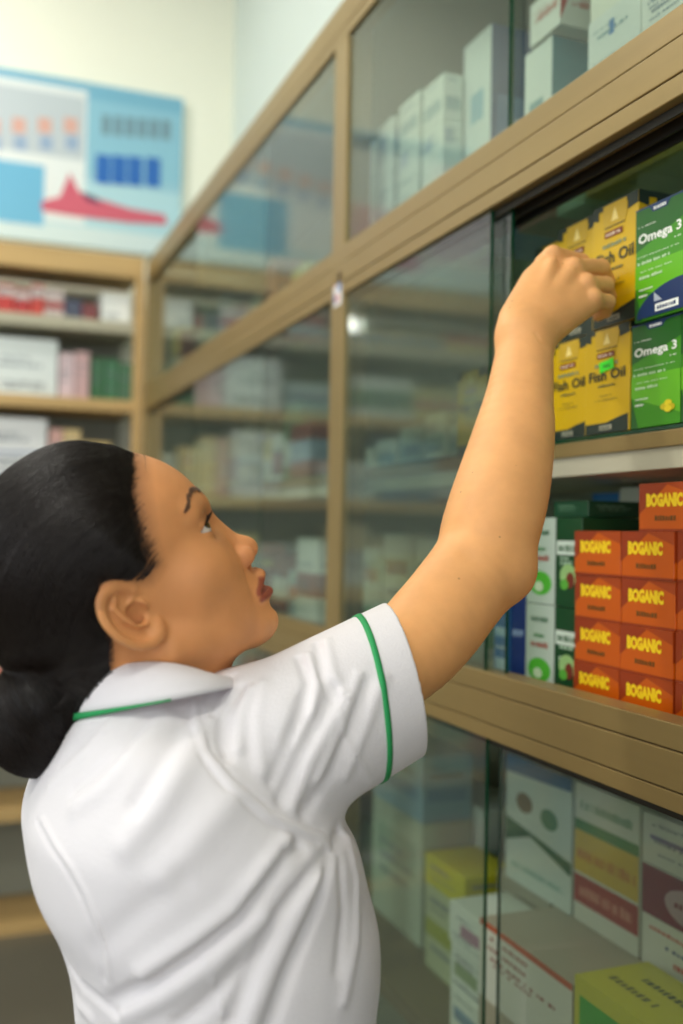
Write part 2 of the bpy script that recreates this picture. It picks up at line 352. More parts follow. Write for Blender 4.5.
# cartons standing behind the orange stack
carton('blue and white carton peeping out behind the orange stack', GR, .86, ypx(606, .86), 1.201, .06, .07, .262, (36, 110, 176), bands=((.1, .80, .9, .86, (225, 230, 235)), (.3, .9, .6, .94, (20, 60, 140))), seed=2, txt=(210, 225, 235))
carton('pale carton with yellow foot behind the orange stack, by the lone top carton', GR, .86, ypx(632, .86), 1.201, .05, .07, .268, (200, 204, 190), bands=((0, .78, 1, .84, (190, 180, 60)),), seed=4, txt=(60, 110, 140))

# top compartment, resting on the glass shelf
TG = 'cartons in the top compartment'
zt = 1.829
def bx_px(px0, px1, X): a, b_ = ypx(px0, X, 100), ypx(px1, X, 100); return (a+b_)/2, a-b_
def tall(label, px0, px1, X, ztop, base, bands=(), d=.09, z=zt, seed=0, txt=(90, 110, 130), faces='FR', extra=None, grp=TG, gap=.002):
    y, w_ = bx_px(px0, px1, X); return carton(label, grp, X, y, z, w_-gap, d, ztop-z, base, bands, seed, txt, faces=faces, extra=extra)
def bluetall(b):
    b.rect('F', .3, .62, .75, .75, (150, 190, 205)); b.rect('F', .3, .3, .75, .45, (150, 190, 205)); b.rect('F', .25, .04, .8, .12, (110, 150, 200)); b.rect('R', 0, 0, 1, 1, (46, 84, 140)); b.rect('R', .1, .2, .5, .7, (90, 130, 180))
tall('tall white carton with navy side behind the upper glass, tallest in the compartment', 463, 491, .76, 2.19, (222, 232, 228), d=.12, extra=bluetall, txt=None)
def teal(b): b.rect('R', 0, 0, 1, 1, (16, 128, 146)); b.rect('R', 0, .0, 1, .08, (214, 206, 60)); b.pol('R', [(0, .3), (1, .5), (1, .62), (0, .42)], (110, 190, 196)); b.rect('F', .2, .5, .7, .62, (120, 160, 165)); b.rect('F', .2, .3, .7, .4, (120, 160, 165))
tall('white and teal carton in the top compartment right of the glass edge', 524, 552, .75, 2.085, (226, 234, 228), d=.09, z=zt+.057, extra=teal, txt=None)
def redstripe(b): b.pol('R', [(0, .1), (0, .9), (.2, .9)], (200, 60, 50)); b.lines('R', .3, .9, .45, .2, (200, 120, 110), 3); b.lines('F', .3, .9, .45, .2, (200, 120, 110), 3)
y_, w_ = bx_px(530, 556, .75)
carton('white carton with red stripes lying on the teal carton', TG, .745, y_-.01, 2.087, .075, .10, .06, (230, 234, 226), seed=1, txt=(200, 120, 110), extra=redstripe)
yA, wA = bx_px(587, 640, .74)
GX = .74
carton('white carton with blue emblem and grey foot, lowest of its stack in the top compartment', TG, GX, yA, zt+.146, wA-.002, .1, .075, (228, 234, 230), bands=((0, 0, 1, .14, (120, 140, 136)), (.02, 0, 1, .05, (226, 230, 220)), (.42, .55, .52, .8, (70, 130, 200))), seed=2, txt=(110, 150, 160))
carton('cream carton with gold edge stacked on the blue emblem carton', TG, GX+.003, yA, zt+.146+.076, wA-.002, .1, .06, (232, 234, 220), bands=((.7, .1, 1, .3, (222, 190, 60)),), seed=3, txt=(170, 190, 160))
carton('white carton with gold specks, topmost of the blue emblem stack', TG, GX+.003, yA-.004, zt+.146+.137, wA-.006, .1, .06, (228, 230, 216), bands=((.5, .2, .9, .4, (224, 200, 110)),), seed=4, txt=(190, 160, 100))
carton('yellow brown carton under the blue emblem carton, its underside seen from below', TG, GX, yA, zt, wA-.002, .12, .145, (196, 176, 110), bands=((0, .3, 1, .5, (170, 150, 90)),), seed=5, txt=(120, 100, 50))
yB = yA-wA/2-.055
carton('white carton with dark red foot at the top right corner', TG, GX, yB, zt+.137, .108, .1, .075, (230, 234, 228), bands=((0, 0, 1, .2, (176, 70, 66)),), seed=6, txt=(110, 130, 150))
carton('gold and white carton above the dark red footed carton', TG, GX, yB, zt+.213, .108, .1, .07, (226, 206, 120), bands=((0, .5, 1, 1, (230, 232, 220)),), seed=7, txt=(150, 120, 70))
carton('olive yellow carton lying lowest at the top right corner', TG, GX, yB, zt, .108, .12, .136, (186, 166, 70), bands=((.1, .2, .9, .45, (150, 130, 50)),), seed=8, txt=(110, 90, 30))
yC_, wC = bx_px(556, 586, .75)
carton('pale green carton lying low left of the brown one', TG, .75, yC_-.002, zt, wC-.006, .1, .085, (160, 190, 170), seed=9, txt=(90, 130, 110))
carton('dark pink carton on the glass shelf just above the hand', TG, .74, ypx(534, .74, 215), zt, .082, .1, .055, (170, 90, 96), seed=10, txt=(120, 50, 60))
# blurred white stack further left in the top compartment
for i, (p0, p1, X, zs) in enumerate(((361, 377, .72, (.09, .09, .085)), (379, 394, .72, (.095, .095, .09)), (399, 420, .72, (.07, .07, .07, .06)), (423, 444, .72, (.067, .067, .067, .06)))):
    z = zt; y_, w_ = bx_px(p0, p1, X)
    for k, hh in enumerate(zs):
        zlab = ['lowest', 'second', 'third', 'topmost'][k if k < len(zs)-1 else 3]
        carton('pale carton, %s of the stack %s in the top compartment' % (zlab, ['nearest the post', 'second from the post', 'third from the post', 'beside the tall white carton'][i]), 'pale stacks behind the upper glass', X, y_, z, w_-.004, .035, hh+.012, (218, 228, 220), bands=((.1, .2, .9, .45, (170, 190, 190)),) if k % 2 else ((.1, .5, .5, .8, (186, 196, 206)),), seed=20+i*5+k, txt=(150, 170, 176)); z += hh+.013

# middle compartment behind the slid doors
MG = 'blurred cartons behind the middle glass doors'
mids = [(448, 466, .82, .075, (196, 206, 196)), (425, 446, .82, .10, (206, 214, 206)), (400, 423, .82, .085, (176, 196, 190)), (376, 398, .82, .07, (200, 206, 190)), (352, 374, .82, .06, (214, 220, 210))]
for i, (p0, p1, X, hh, c) in enumerate(mids):
    a, b2 = ypx(p0, X), ypx(p1, X)
    carton('blurred pale carton behind the middle glass door, %s from the post' % ['fifth', 'fourth', 'third', 'second', 'first'][i], MG, X, (a+b2)/2, ZS+.001, a-b2-.003, .1, hh, c, bands=((.1, .3, .9, .6, (130, 160, 160)),), seed=40+i)
low = [(446, 486, .80, .17, (190, 200, 190)), (418, 442, .80, .19, (200, 206, 196)), (386, 414, .80, .20, (206, 212, 204)), (354, 384, .80, .17, (198, 208, 200))]
for i, (p0, p1, X, hh, c) in enumerate(low):
    a, b2 = ypx(p0, X), ypx(p1, X)
    carton('pale printed carton on the lower shelf behind the glass, %s from the post' % ['fourth', 'third', 'second', 'first'][i], MG, X, (a+b2)/2, 1.201, a-b2-.003, .1, hh, c, bands=((.1, .1, .9, .3, (120, 170, 130)), (.1, .6, .9, .75, (170, 120, 110))), seed=50+i)

# bottom compartment: cartons standing at the back, flat cartons in front
LG = 'cartons in the bottom compartment'
ZB = .661
def lowb(label, p0, p1, X, z, h, base, bands, seed, txt=(110, 120, 130), d=.1, extra=None, gap=.003, grp=LG):
    a, b2 = ypx(p0, X, 850), ypx(p1, X, 850); return carton(label, grp, X, (a+b2)/2, z, a-b2-gap, d, h, base, bands, seed, txt, extra=extra)
RX = .82
def whitegreen(b): b.pol('F', [(0, .86), (1, .90), (1, 1), (0, 1)], (70, 110, 150)); b.ell('F', .3, .66, .13, .08, (130, 110, 90)); b.ell('F', .68, .62, .13, .08, (90, 140, 110)); b.pol('F', [(0, .30), (.4, .42), (1, .28), (1, .38), (0, .5)], (30, 100, 70)); b.lines('F', .1, .9, .12, .05, (140, 180, 170), 3)
def redyellow(b): b.rect('F', 0, .66, 1, .74, (70, 130, 70)); b.rect('F', 0, .36, 1, .66, (214, 178, 60)); b.lines('F', .05, .95, .46, .08, (190, 110, 40), 2); b.rect('F', 0, .14, 1, .34, (160, 44, 40)); b.lines('F', .1, .9, .2, .08, (210, 140, 120), 5); b.lines('F', .1, .9, .82, .07, (120, 160, 130), 6)
def maroon(b): b.rect('F', 0, .0, 1, .98, (130, 30, 60)); b.ell('F', .62, .45, .34, .36, (190, 160, 170)); b.lines('F', .4, .9, .4, .12, (130, 30, 60), 4)
def plainred(b): b.lines('F', .1, .8, .75, .08, (200, 90, 80), 4); b.lines('F', .3, .9, .5, .08, (90, 100, 150), 5); b.lines('F', .4, .9, .22, .12, (200, 70, 60), 6)
lowb('white carton with two small pictures and green wave, left of the standing row', 505, 572, RX, .871, .19, (206, 216, 208), (), 60, extra=whitegreen, txt=None)
lowb('white carton with yellow, red and green bands, middle of the standing row', 574, 640, RX, .871, .19, (214, 214, 200), (), 61, extra=redyellow, txt=None)
lowb('white carton with purple print, top of the right stack', 642, 730, RX, .9965, .062, (220, 218, 208), ((.1, .5, .9, .6, (130, 110, 160)),), 62)
lowb('maroon carton with pale round emblem, middle of the right stack', 642, 730, RX, .934, .0615, (216, 214, 206), (), 63, extra=maroon, txt=None)
lowb('white carton with red script, bottom of the right stack', 642, 730, RX, .871, .062, (222, 220, 210), (), 64, extra=plainred, txt=None)
# the flat cartons the standing row rests on
for i, (X_, d_, yc, w_, z_, h_, lab, c) in enumerate((
    (.70, .31, 1.121, .222, .661, .104, 'lower flat grey brown carton in front of the standing row', (170, 160, 140)), (.70, .31, 1.121, .222, .766, .104, 'upper flat grey brown carton with red print before the standing row', (178, 168, 150)),
    (.826, .18, 1.325, .15, .661, .209, 'big grey carton under the left end of the standing row', (160, 156, 140)), (.816, .19, .905, .205, .661, .209, 'big grey carton under the right stack of the bottom compartment', (170, 166, 150)),
    (.70, .105, .905, .205, .661, .124, 'grey white carton under the yellow and green one', (176, 176, 160)))):
    carton(lab, LG, X_, yc, z_, w_, d_, h_, c, bands=((.0, .3, 1, .6, (190, 180, 170)),) if i != 1 else ((0, 0, 1, .92, (214, 212, 200)), (0, .92, 1, 1, (190, 90, 60))), seed=70+i, txt=(150, 80, 70), faces='F')
def yg(b):
    for f in 'FT': b.rect(f, 0, 0, 1, 1, (196, 190, 60))
    b.pol('F', [(.05, .1), (.95, .1), (.95, .8), (.05, .8)], (60, 160, 50)); b.lines('F', .15, .85, .3, .25, (225, 235, 215), 5)
    b.lines('T', .2, .8, .6, .12, (70, 80, 40), 3); b.lines('T', .1, .5, .3, .12, (110, 110, 50), 4)
o = None
b = Box(.20, .105, .098, col((196, 190, 60), .4)); yg(b)
put(tag(b.build('medicine_carton'), 'yellow and green carton lying in the front right of the bottom compartment', 'box', LG), .70+.0525, .905, .7865)
for i, (p0, p1, X, z, h, c, bd, lab) in enumerate((
    (452, 492, .72, .661, .062, (214, 220, 208), ((.1, .3, .9, .6, (120, 150, 170)),), 'lowest white carton of the stack by the bottom glass edge'),
    (452, 492, .722, .724, .062, (210, 216, 206), ((.1, .3, .7, .6, (140, 160, 120)),), 'second white carton of the stack by the bottom glass edge'),
    (450, 490, .721, .787, .060, (216, 222, 212), ((.3, .3, .9, .6, (170, 130, 150)),), 'topmost white carton of the stack by the bottom glass edge'),
    (426, 466, .78, .661, .14, (176, 186, 150), ((0, .4, 1, .6, (150, 160, 60)),), 'olive green carton behind the white stack in the bottom compartment'),
    (425, 466, .78, .802, .05, (190, 186, 40), (), 'mustard yellow carton lying on the olive carton'),
    (424, 484, .905, .661, .245, (196, 206, 196), ((.1, .3, .9, .5, (120, 150, 150)), (.1, .6, .9, .7, (120, 150, 150))), 'tall pale carton behind the mustard one, bottom compartment'),
    (372, 422, .80, .661, .22, (176, 190, 170), ((.1, .5, .9, .8, (150, 170, 150)),), 'tall pale green carton beside the white blouse, bottom compartment'),
    (372, 422, .80, .882, .12, (140, 176, 190), ((.1, .3, .9, .5, (110, 150, 176)),), 'blue grey carton on the tall pale green one, bottom compartment'))):
    lowb(lab, p0, p1, X, z, h, c, bd, 80+i)

# left bay of the side cabinet, blurred by distance
pal = [(206, 214, 206), (170, 190, 190), (200, 186, 150), (120, 150, 170), (214, 220, 214), (190, 120, 100), (100, 140, 110), (206, 190, 120), (220, 222, 216), (120, 60, 60), (80, 120, 150)]
rl = random.Random(11)
ordn = ['first', 'second', 'third', 'fourth', 'fifth', 'sixth', 'seventh', 'eighth', 'ninth', 'tenth', 'eleventh', 'twelfth', 'thirteenth', 'fourteenth', 'fifteenth', 'sixteenth', 'seventeenth', 'eighteenth', 'nineteenth', 'twentieth']
CN = {pal[0]: 'pale', pal[1]: 'grey green', pal[2]: 'beige', pal[3]: 'blue', pal[4]: 'white', pal[5]: 'terracotta', pal[6]: 'green', pal[7]: 'straw yellow', pal[8]: 'bright white', pal[9]: 'dark red', pal[10]: 'steel blue'}
for z, hmax, nm in ((1.829, .30, 'top'), (ZS+.001, .2, 'middle'), (1.201, .2, 'lower'), (.661, .30, 'bottom')):
    y = 1.78 if nm == 'top' else 2.06; i = 0
    while y < 3.40:
        w_ = rl.uniform(.07, .15); c = rl.choice(pal); hh = hmax*rl.uniform(.5, 1)
        if nm == 'middle' and i in (3, 4, 5): c = [(206, 190, 120), (200, 186, 150), (206, 190, 120)][i-3]
        carton('%s carton, %s from the middle post on the %s shelf of the far bay' % (CN[c], ordn[i], nm), 'cartons in the far bay', .72+rl.uniform(0, .06), y+w_/2, z, w_-.006, .1, hh, c,
               bands=((.0, rl.uniform(.1, .4), 1, rl.uniform(.5, .7), rl.choice(pal)),), seed=100+i)
        y += w_; i += 1

# ---------------------------------------------------------------- shelf unit on the back wall
bu = empty('wall_shelf_unit', (-.9, 3.8, 0), 'wooden open shelf unit full of medicine boxes along the back wall', 'shelf')
def bp(name, b): o = b.build(name, None); o.parent = bu; o.location = -bu.location; return o
X0, X1, Y0 = -2.5, .606, 3.62
b = MB(); b.box(X0, X1+.03, Y0, Y0+.04, 2.305, 2.385, WOOD, .002); bp('top_rail', b)
b = MB(); b.box(X0, X1, 3.945, 3.965, 0, 2.30, mat('unit_back', (150, 152, 138), .8)); bp('back_panel', b)
b = MB(); b.box(X0, X1+.03, Y0+.04, 3.945, 2.33, 2.36, WOOD); bp('top_panel', b)
for x in (X0, -1.05, X1):
    b = MB(); b.box(x, x+.034, Y0-.002, Y0+.03, 0, 2.305, WOOD, .002); bp('post', b)
levels = [.03, .43, .80, 1.17, 1.53, 1.862, 2.145]
for z in levels:
    b = MB(); b.box(X0+.03, X1-.001, Y0+.004, 3.94, z-.042, z, WOOD if z != 2.145 else SHELFW, .002); bp('shelf', b)
def bcart(x0, x1, z, h, c, bands, lab, grp, seed, yf=3.66, txt=(110, 120, 130)):
    bb = generic(x1-x0-.004, .15, h, c, bands, seed=seed, txt=txt); o = tag(bb.build('medicine_carton'), lab, 'box', grp); o.location = ((x0+x1)/2, yf+.075, z+.0005); return o
def bpx(x): return PY(x, 400, 3.66)[0]
RG = 'cartons on the back wall shelves'
R1 = [(-6, 12, .10, (190, 60, 56), 'red'), (12, 28, .09, (180, 50, 50), 'crimson'), (28, 42, .11, (196, 70, 60), 'brick red'), (42, 62, .10, (206, 190, 186), 'white and red'), (62, 80, .07, (70, 74, 96), 'dark blue'), (80, 96, .06, (130, 60, 60), 'maroon'), (99, 129, .105, (236, 240, 236), 'bright white')]
for i, (a, c_, h, c, n) in enumerate(R1): bcart(bpx(a), bpx(c_), 2.145, h, c, ((0, .3, 1, .55, (150, 40, 40)),) if i == 3 else (((0, .6, 1, .9, (214, 200, 196)),) if i < 3 else ()), 'blurred %s carton on the top shelf of the back unit' % n, RG, 200+i)
R2 = [(-12, 57, .20, (222, 230, 228), 'wide white'), (58, 74, .16, (220, 196, 200), 'pinkish white'), (74, 89, .17, (206, 170, 170), 'pale pink'), (90, 104, .15, (54, 104, 66), 'dark green'), (104, 118, .15, (60, 114, 76), 'mid green'), (118, 132, .14, (70, 110, 80), 'grey green')]
for i, (a, c_, h, c, n) in enumerate(R2): bcart(bpx(a), bpx(c_), 1.862, h, c, (), 'blurred %s carton on the second shelf of the back unit' % n, RG, 210+i)
R3 = [(-14, 48, .25, (226, 228, 228), 'large white'), (50, 64, .22, (216, 170, 160), 'salmon'), (64, 82, .22, (222, 196, 140), 'tan'), (84, 112, .18, (206, 180, 120), 'ochre'), (113, 131, .15, (180, 180, 160), 'stone grey')]
for i, (a, c_, h, c, n) in enumerate(R3): bcart(bpx(a), bpx(c_), 1.53, h, c, ((.1, .2, .9, .25, (160, 170, 190)), (.1, .5, .9, .55, (160, 170, 190))) if i == 0 else (), 'blurred %s carton on the third shelf of the back unit' % n, RG, 220+i)
rb = random.Random(5)
for li, z in enumerate(levels):
    xs = -2.42; i = 0; xe = bpx(-14)-.01 if z > 1.5 else (.58 if z > .5 else -.10)
    nm = ['floor level', 'lowest raised', 'third lowest', 'fourth lowest', 'third', 'second', 'top'][li]
    while xs < xe-.08:
        w_ = min(rb.uniform(.12, .3), xe-xs); c = rb.choice(pal)
        if -1.06 < xs+w_ and xs < -1.01: xs = -1.01; continue
        hh = rb.uniform(.5, .95)*([.34, .30, .30, .30, .27, .22, .13][li])
        bcart(xs, xs+w_, z, hh, c, ((0, rb.uniform(.1, .4), 1, rb.uniform(.5, .7), rb.choice(pal)),), '%s carton, %s from the left on the %s shelf of the back unit' % (CN[c], ordn[i], nm), 'cartons on the far left of the back shelves', 300+li*20+i)
        xs += w_+rb.choice([0, 0, .03]); i += 1

# poster above the unit
p = Box(1.9, .02, .64, col((150, 196, 214), .35), bev=.001)
def pr(x0, y0, x1, y1, c):     # photo pixels on the poster plane to fractions of the board
    A, B = PY(x0, y1, 3.93), PY(x1, y0, 3.93); u0 = (A[0]-PX0)/1.9; u1 = (B[0]-PX0)/1.9; p.rect('F', max(u0, .004), (A[2]-PZ0)/.64, u1, min((B[2]-PZ0)/.64, .99), c)
PX0, PZ0 = .833-1.9, 2.487
p.rect('F', .0, .0, 1, .40, (176, 214, 224)); p.rect('F', 0, 0, 1, .12, (206, 224, 226)); p.rect('F', .35, .90, 1, 1, (120, 178, 204)); p.rect('F', .45, .45, 1, .90, (140, 192, 212))
pr(-400, 90, 88, 163, (226, 232, 232)); pr(-300, 97, 86, 103, (190, 200, 206)); pr(-40, 165, 45, 215, (110, 180, 214))
for x in range(-100, 76, 26): pr(x+8, 118, x+22, 131, (214, 168, 156)); pr(x+10, 136, x+23, 148, (150, 172, 200))
for x in range(102, 172, 12): pr(x, 115+(x-100)*.08, x+9, 133+(x-100)*.08, (116, 146, 160))
for x in (96, 112, 128, 146): pr(x, 155+(x-96)*.06, x+15, 182+(x-96)*.06, (40, 104, 184))
def pf(x, y): A = PY(x, y, 3.93); return ((A[0]-PX0)/1.9, (A[2]-PZ0)/.64)
p.pol('F', [pf(*q) for q in ((42, 200), (60, 196), (70, 172), (80, 192), (105, 200), (130, 208), (165, 214), (168, 224), (130, 222), (80, 216), (42, 210))], (206, 96, 116))
p.pol('F', [pf(*q) for q in ((80, 190), (95, 196), (104, 204), (88, 200))], (80, 40, 80))
p.rect('F', .02, .2, .22, .85, (214, 200, 214)); p.rect('F', .25, .1, .44, .5, (200, 150, 170)); p.rect('F', .05, .88, .44, .97, (40, 110, 150))
p = tag(p.build('wall_poster'), 'pale blue advertising board with white panel and red swoosh above the back shelves', 'poster'); p.location = (PX0+.95, 3.952, PZ0)
# sticker on the middle post
b = MB(); 
sx = XD-.0006
for dy, dz, c in ((0, 0, (226, 226, 226)),): b.box(sx, sx+.0009, 1.652, 1.690, 1.808, 1.872, col(c))
def stq(y0, y1, z0, z1, c): b.poly([(sx-.0002, y0, z0), (sx-.0002, y1, z0), (sx-.0002, y1, z1), (sx-.0002, y0, z1)][::-1], col(c))
stq(1.655, 1.668, 1.832, 1.866, (50, 100, 170)); stq(1.664, 1.674, 1.814, 1.828, (220, 80, 60)); stq(1.678, 1.688, 1.814, 1.83, (60, 90, 150)); stq(1.68, 1.687, 1.842, 1.854, (226, 140, 110))
tag(b.build('sticker'), 'small white sticker with blue and red marks on the middle post of the cabinet', 'sticker')
# added, unseen ceiling tubes for fill light, and a small bulb mirrored in the middle glass
for i, (x, y) in enumerate(((-1.2, -.7), (-1.2, 1.3), (-.7, 3.0))):
    t = empty('added_ceiling_lamp', (x, y, ZC-.03), 'unseen white tube lamp added on the ceiling for fill, %s the back wall' % ['farthest from', 'midway to', 'nearest'][i], 'lamp', 'added ceiling fill lamps')
    b = MB(); b.box(-.6, .6, -.03, .03, 0, .028, SHELFW, .003); b.build('housing', t)
    m = mat('added_tube_glow', (255, 250, 235)); m.node_tree.nodes['Principled BSDF'].inputs['Emission Color'].default_value = (1, .97, .9, 1); m.node_tree.nodes['Principled BSDF'].inputs['Emission Strength'].default_value = 6
    bm = bmesh.new(); bmesh.ops.create_cone(bm, cap_ends=True, segments=16, radius1=.014, radius2=.014, depth=1.15, matrix=Matrix.Translation((0, 0, -.018)) @ Matrix.Rotation(math.pi/2, 4, 'Y'))
    me = bpy.data.meshes.new('tube'); bm.to_mesh(me); bm.free(); me.materials.append(m); link('tube', me, t)
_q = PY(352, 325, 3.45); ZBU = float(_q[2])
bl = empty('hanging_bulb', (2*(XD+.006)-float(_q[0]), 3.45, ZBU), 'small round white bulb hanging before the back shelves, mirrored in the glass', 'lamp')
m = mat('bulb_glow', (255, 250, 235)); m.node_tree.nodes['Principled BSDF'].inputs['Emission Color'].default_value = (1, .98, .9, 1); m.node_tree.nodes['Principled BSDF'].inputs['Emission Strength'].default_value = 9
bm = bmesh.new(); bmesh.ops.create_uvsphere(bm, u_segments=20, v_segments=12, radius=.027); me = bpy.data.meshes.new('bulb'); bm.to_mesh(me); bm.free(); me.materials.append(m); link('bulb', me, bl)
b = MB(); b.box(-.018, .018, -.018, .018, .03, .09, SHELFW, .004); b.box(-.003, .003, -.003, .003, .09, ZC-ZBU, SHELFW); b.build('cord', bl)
# ---------------------------------------------------------------- surfaces grown from distance fields
def smin(a, b, k): h = np.clip(.5+.5*(b-a)/k, 0, 1); return b+(a-b)*h-k*h*(1-h)
def smax(a, b, k): return -smin(-a, -b, k)
def ell(p, c, r): 
    q = p-np.asarray(c, float); r = np.asarray(r, float); k0 = np.sqrt(((q/r)**2).sum(-1)); k1 = np.sqrt(((q/r**2)**2).sum(-1))+1e-9; return k0*(k0-1)/k1
def sph(p, c, r): return np.sqrt(((p-np.asarray(c, float))**2).sum(-1))-r
def cap(p, a, b, ra, rb):
    a = np.asarray(a, float); ba = np.asarray(b, float)-a; q = p-a; t = np.clip((q@ba)/(ba@ba), 0, 1)
    return np.sqrt(((q-t[..., None]*ba)**2).sum(-1))-(ra+(rb-ra)*t)
def chain(p, pts, rs, k=.002):
    d = None
    for i in range(len(pts)-1):
        e = cap(p, pts[i], pts[i+1], rs[i], rs[i+1]); d = e if d is None else smin(d, e, k)
    return d
def polyd(p, pts):            # distance to a polyline
    d = None
    for i in range(len(pts)-1):
        e = cap(p, pts[i], pts[i+1], 0, 0); d = e if d is None else np.minimum(d, e)
    return d
def extract(f, lo, hi, h, L=4, slack=.0003):
    lo = np.array(lo, float); n = np.ceil((np.array(hi)-lo)/(h*2**L)).astype(int)
    g = np.stack(np.meshgrid(*[np.arange(k) for k in n], indexing='ij'), -1).reshape(-1, 3); s = 2**L
    g = g*s
    while True:
        c = lo+(g+s/2)*h; d = f(c); g = g[np.abs(d) < s*h*.87*1.35+slack]
        if s == 1: break
        s //= 2
        g = (g[:, None, :]+s*np.array([[i, j, k] for i in (0, 1) for j in (0, 1) for k in (0, 1)])[None]).reshape(-1, 3)
    D = 1 << 12
    key = lambda q: ((q[:, 0]+8)*D+(q[:, 1]+8))*D+(q[:, 2]+8)
    off = np.array([[i, j, k] for i in (0, 1) for j in (0, 1) for k in (0, 1)])
    cor = (g[:, None]+off[None]).reshape(-1, 3); uk, inv = np.unique(key(cor), return_inverse=True)
    cu = np.stack([uk//(D*D)-8, (uk//D) % D-8, uk % D-8], -1); val = f(lo+cu*h); V = val[inv].reshape(-1, 8)
    act = (V.min(1) < 0) & (V.max(1) >= 0); g = g[act]; V = V[act]
    E = [(0, 1), (2, 3), (4, 5), (6, 7), (0, 2), (1, 3), (4, 6), (5, 7), (0, 4), (1, 5), (2, 6), (3, 7)]
    ps = np.zeros((len(g), 3)); cn = np.zeros(len(g))
    for a, b_ in E:
        m = (V[:, a] < 0) != (V[:, b_] < 0); t = np.where(m, V[:, a]/np.where(m, V[:, a]-V[:, b_], 1), 0)
        ps += m[:, None]*(off[a]+t[:, None]*(off[b_]-off[a])); cn += m
    verts = lo+(g+ps/cn[:, None])*h
    gk = key(g); o = np.argsort(gk); gs = gk[o]
    def find(q):
        k = key(q); i = np.searchsorted(gs, k); i = np.clip(i, 0, len(gs)-1); ok = gs[i] == k; return np.where(ok, o[i], -1)
    faces = []
    for ax in range(3):
        e = np.eye(3, dtype=int); hi_c = [4, 2, 1][ax]      # corner index at +axis
        m = (V[:, 0] < 0) != (V[:, hi_c] < 0); q = g[m]; s0 = V[m, 0] < 0
        u, v = e[(ax+1) % 3], e[(ax+2) % 3]
        i0, i1, i2, i3 = find(q), find(q-u), find(q-u-v), find(q-v); F4 = np.stack([i0, i1, i2, i3], -1)
        ok = (F4 >= 0).all(1); F4 = F4[ok]; s1 = s0[ok]; F4 = np.where(s1[:, None], F4, F4[:, ::-1]); faces.append(F4)
    return verts, np.concatenate(faces)
def grow(name, f, lo, hi, h, m, parent, L=4, colfn=None, relax=1, slack=.0003):
    v, F = extract(f, lo, hi, h, L, slack)
    for _ in range(relax):                    # pull vertices onto the surface
        e = h*.3; gr = np.stack([f(v+e*np.eye(3)[i])-f(v-e*np.eye(3)[i]) for i in range(3)], -1)/(2*e); gn = np.maximum((gr**2).sum(-1), .2)
        v = v-np.clip(f(v)/gn, -h, h)[:, None]*gr*.8
    me = bpy.data.meshes.new(name); me.vertices.add(len(v)); me.vertices.foreach_set('co', v.astype(np.float32).ravel())
    me.loops.add(F.size); me.loops.foreach_set('vertex_index', F.astype(np.int32).ravel())
    me.polygons.add(len(F)); me.polygons.foreach_set('loop_start', (np.arange(len(F))*4).astype(np.int32)); me.polygons.foreach_set('loop_total', np.full(len(F), 4, np.int32))
    me.update(calc_edges=True); me.validate(); me.polygons.foreach_set('use_smooth', np.ones(len(me.polygons), bool))
    if colfn is not None:
        a = me.color_attributes.new('tone', 'FLOAT_COLOR', 'POINT'); cc = np.ones((len(v), 4), np.float32); cc[:, :3] = colfn(v); a.data.foreach_set('color', cc.ravel())
    me.materials.append(m); o = link(name, me, parent); return o, v
def march(f, x, y, t0=.45, t1=1.3):           # first point of the surface seen from the camera at (x, y)
    v = ray(x, y); nv = np.linalg.norm(v); t = t0
    for _ in range(160):
        d = float(f((CAM+v*t)[None])[0])
        if d < .00015: return CAM+v*t
        t += max(d, .0002)*.8/nv
        if t > t1: return None
    return None
def marchline(f, pts, n=4):
    out = []
    for i in range(len(pts)-1):
        for k in range(n):
            a = k/n; q = march(f, pts[i][0]*(1-a)+pts[i+1][0]*a, pts[i][1]*(1-a)+pts[i+1][1]*a)
            if q is not None: out.append(q)
    q = march(f, *pts[-1][:2])
    if q is not None: out.append(q)
    return np.array(out)

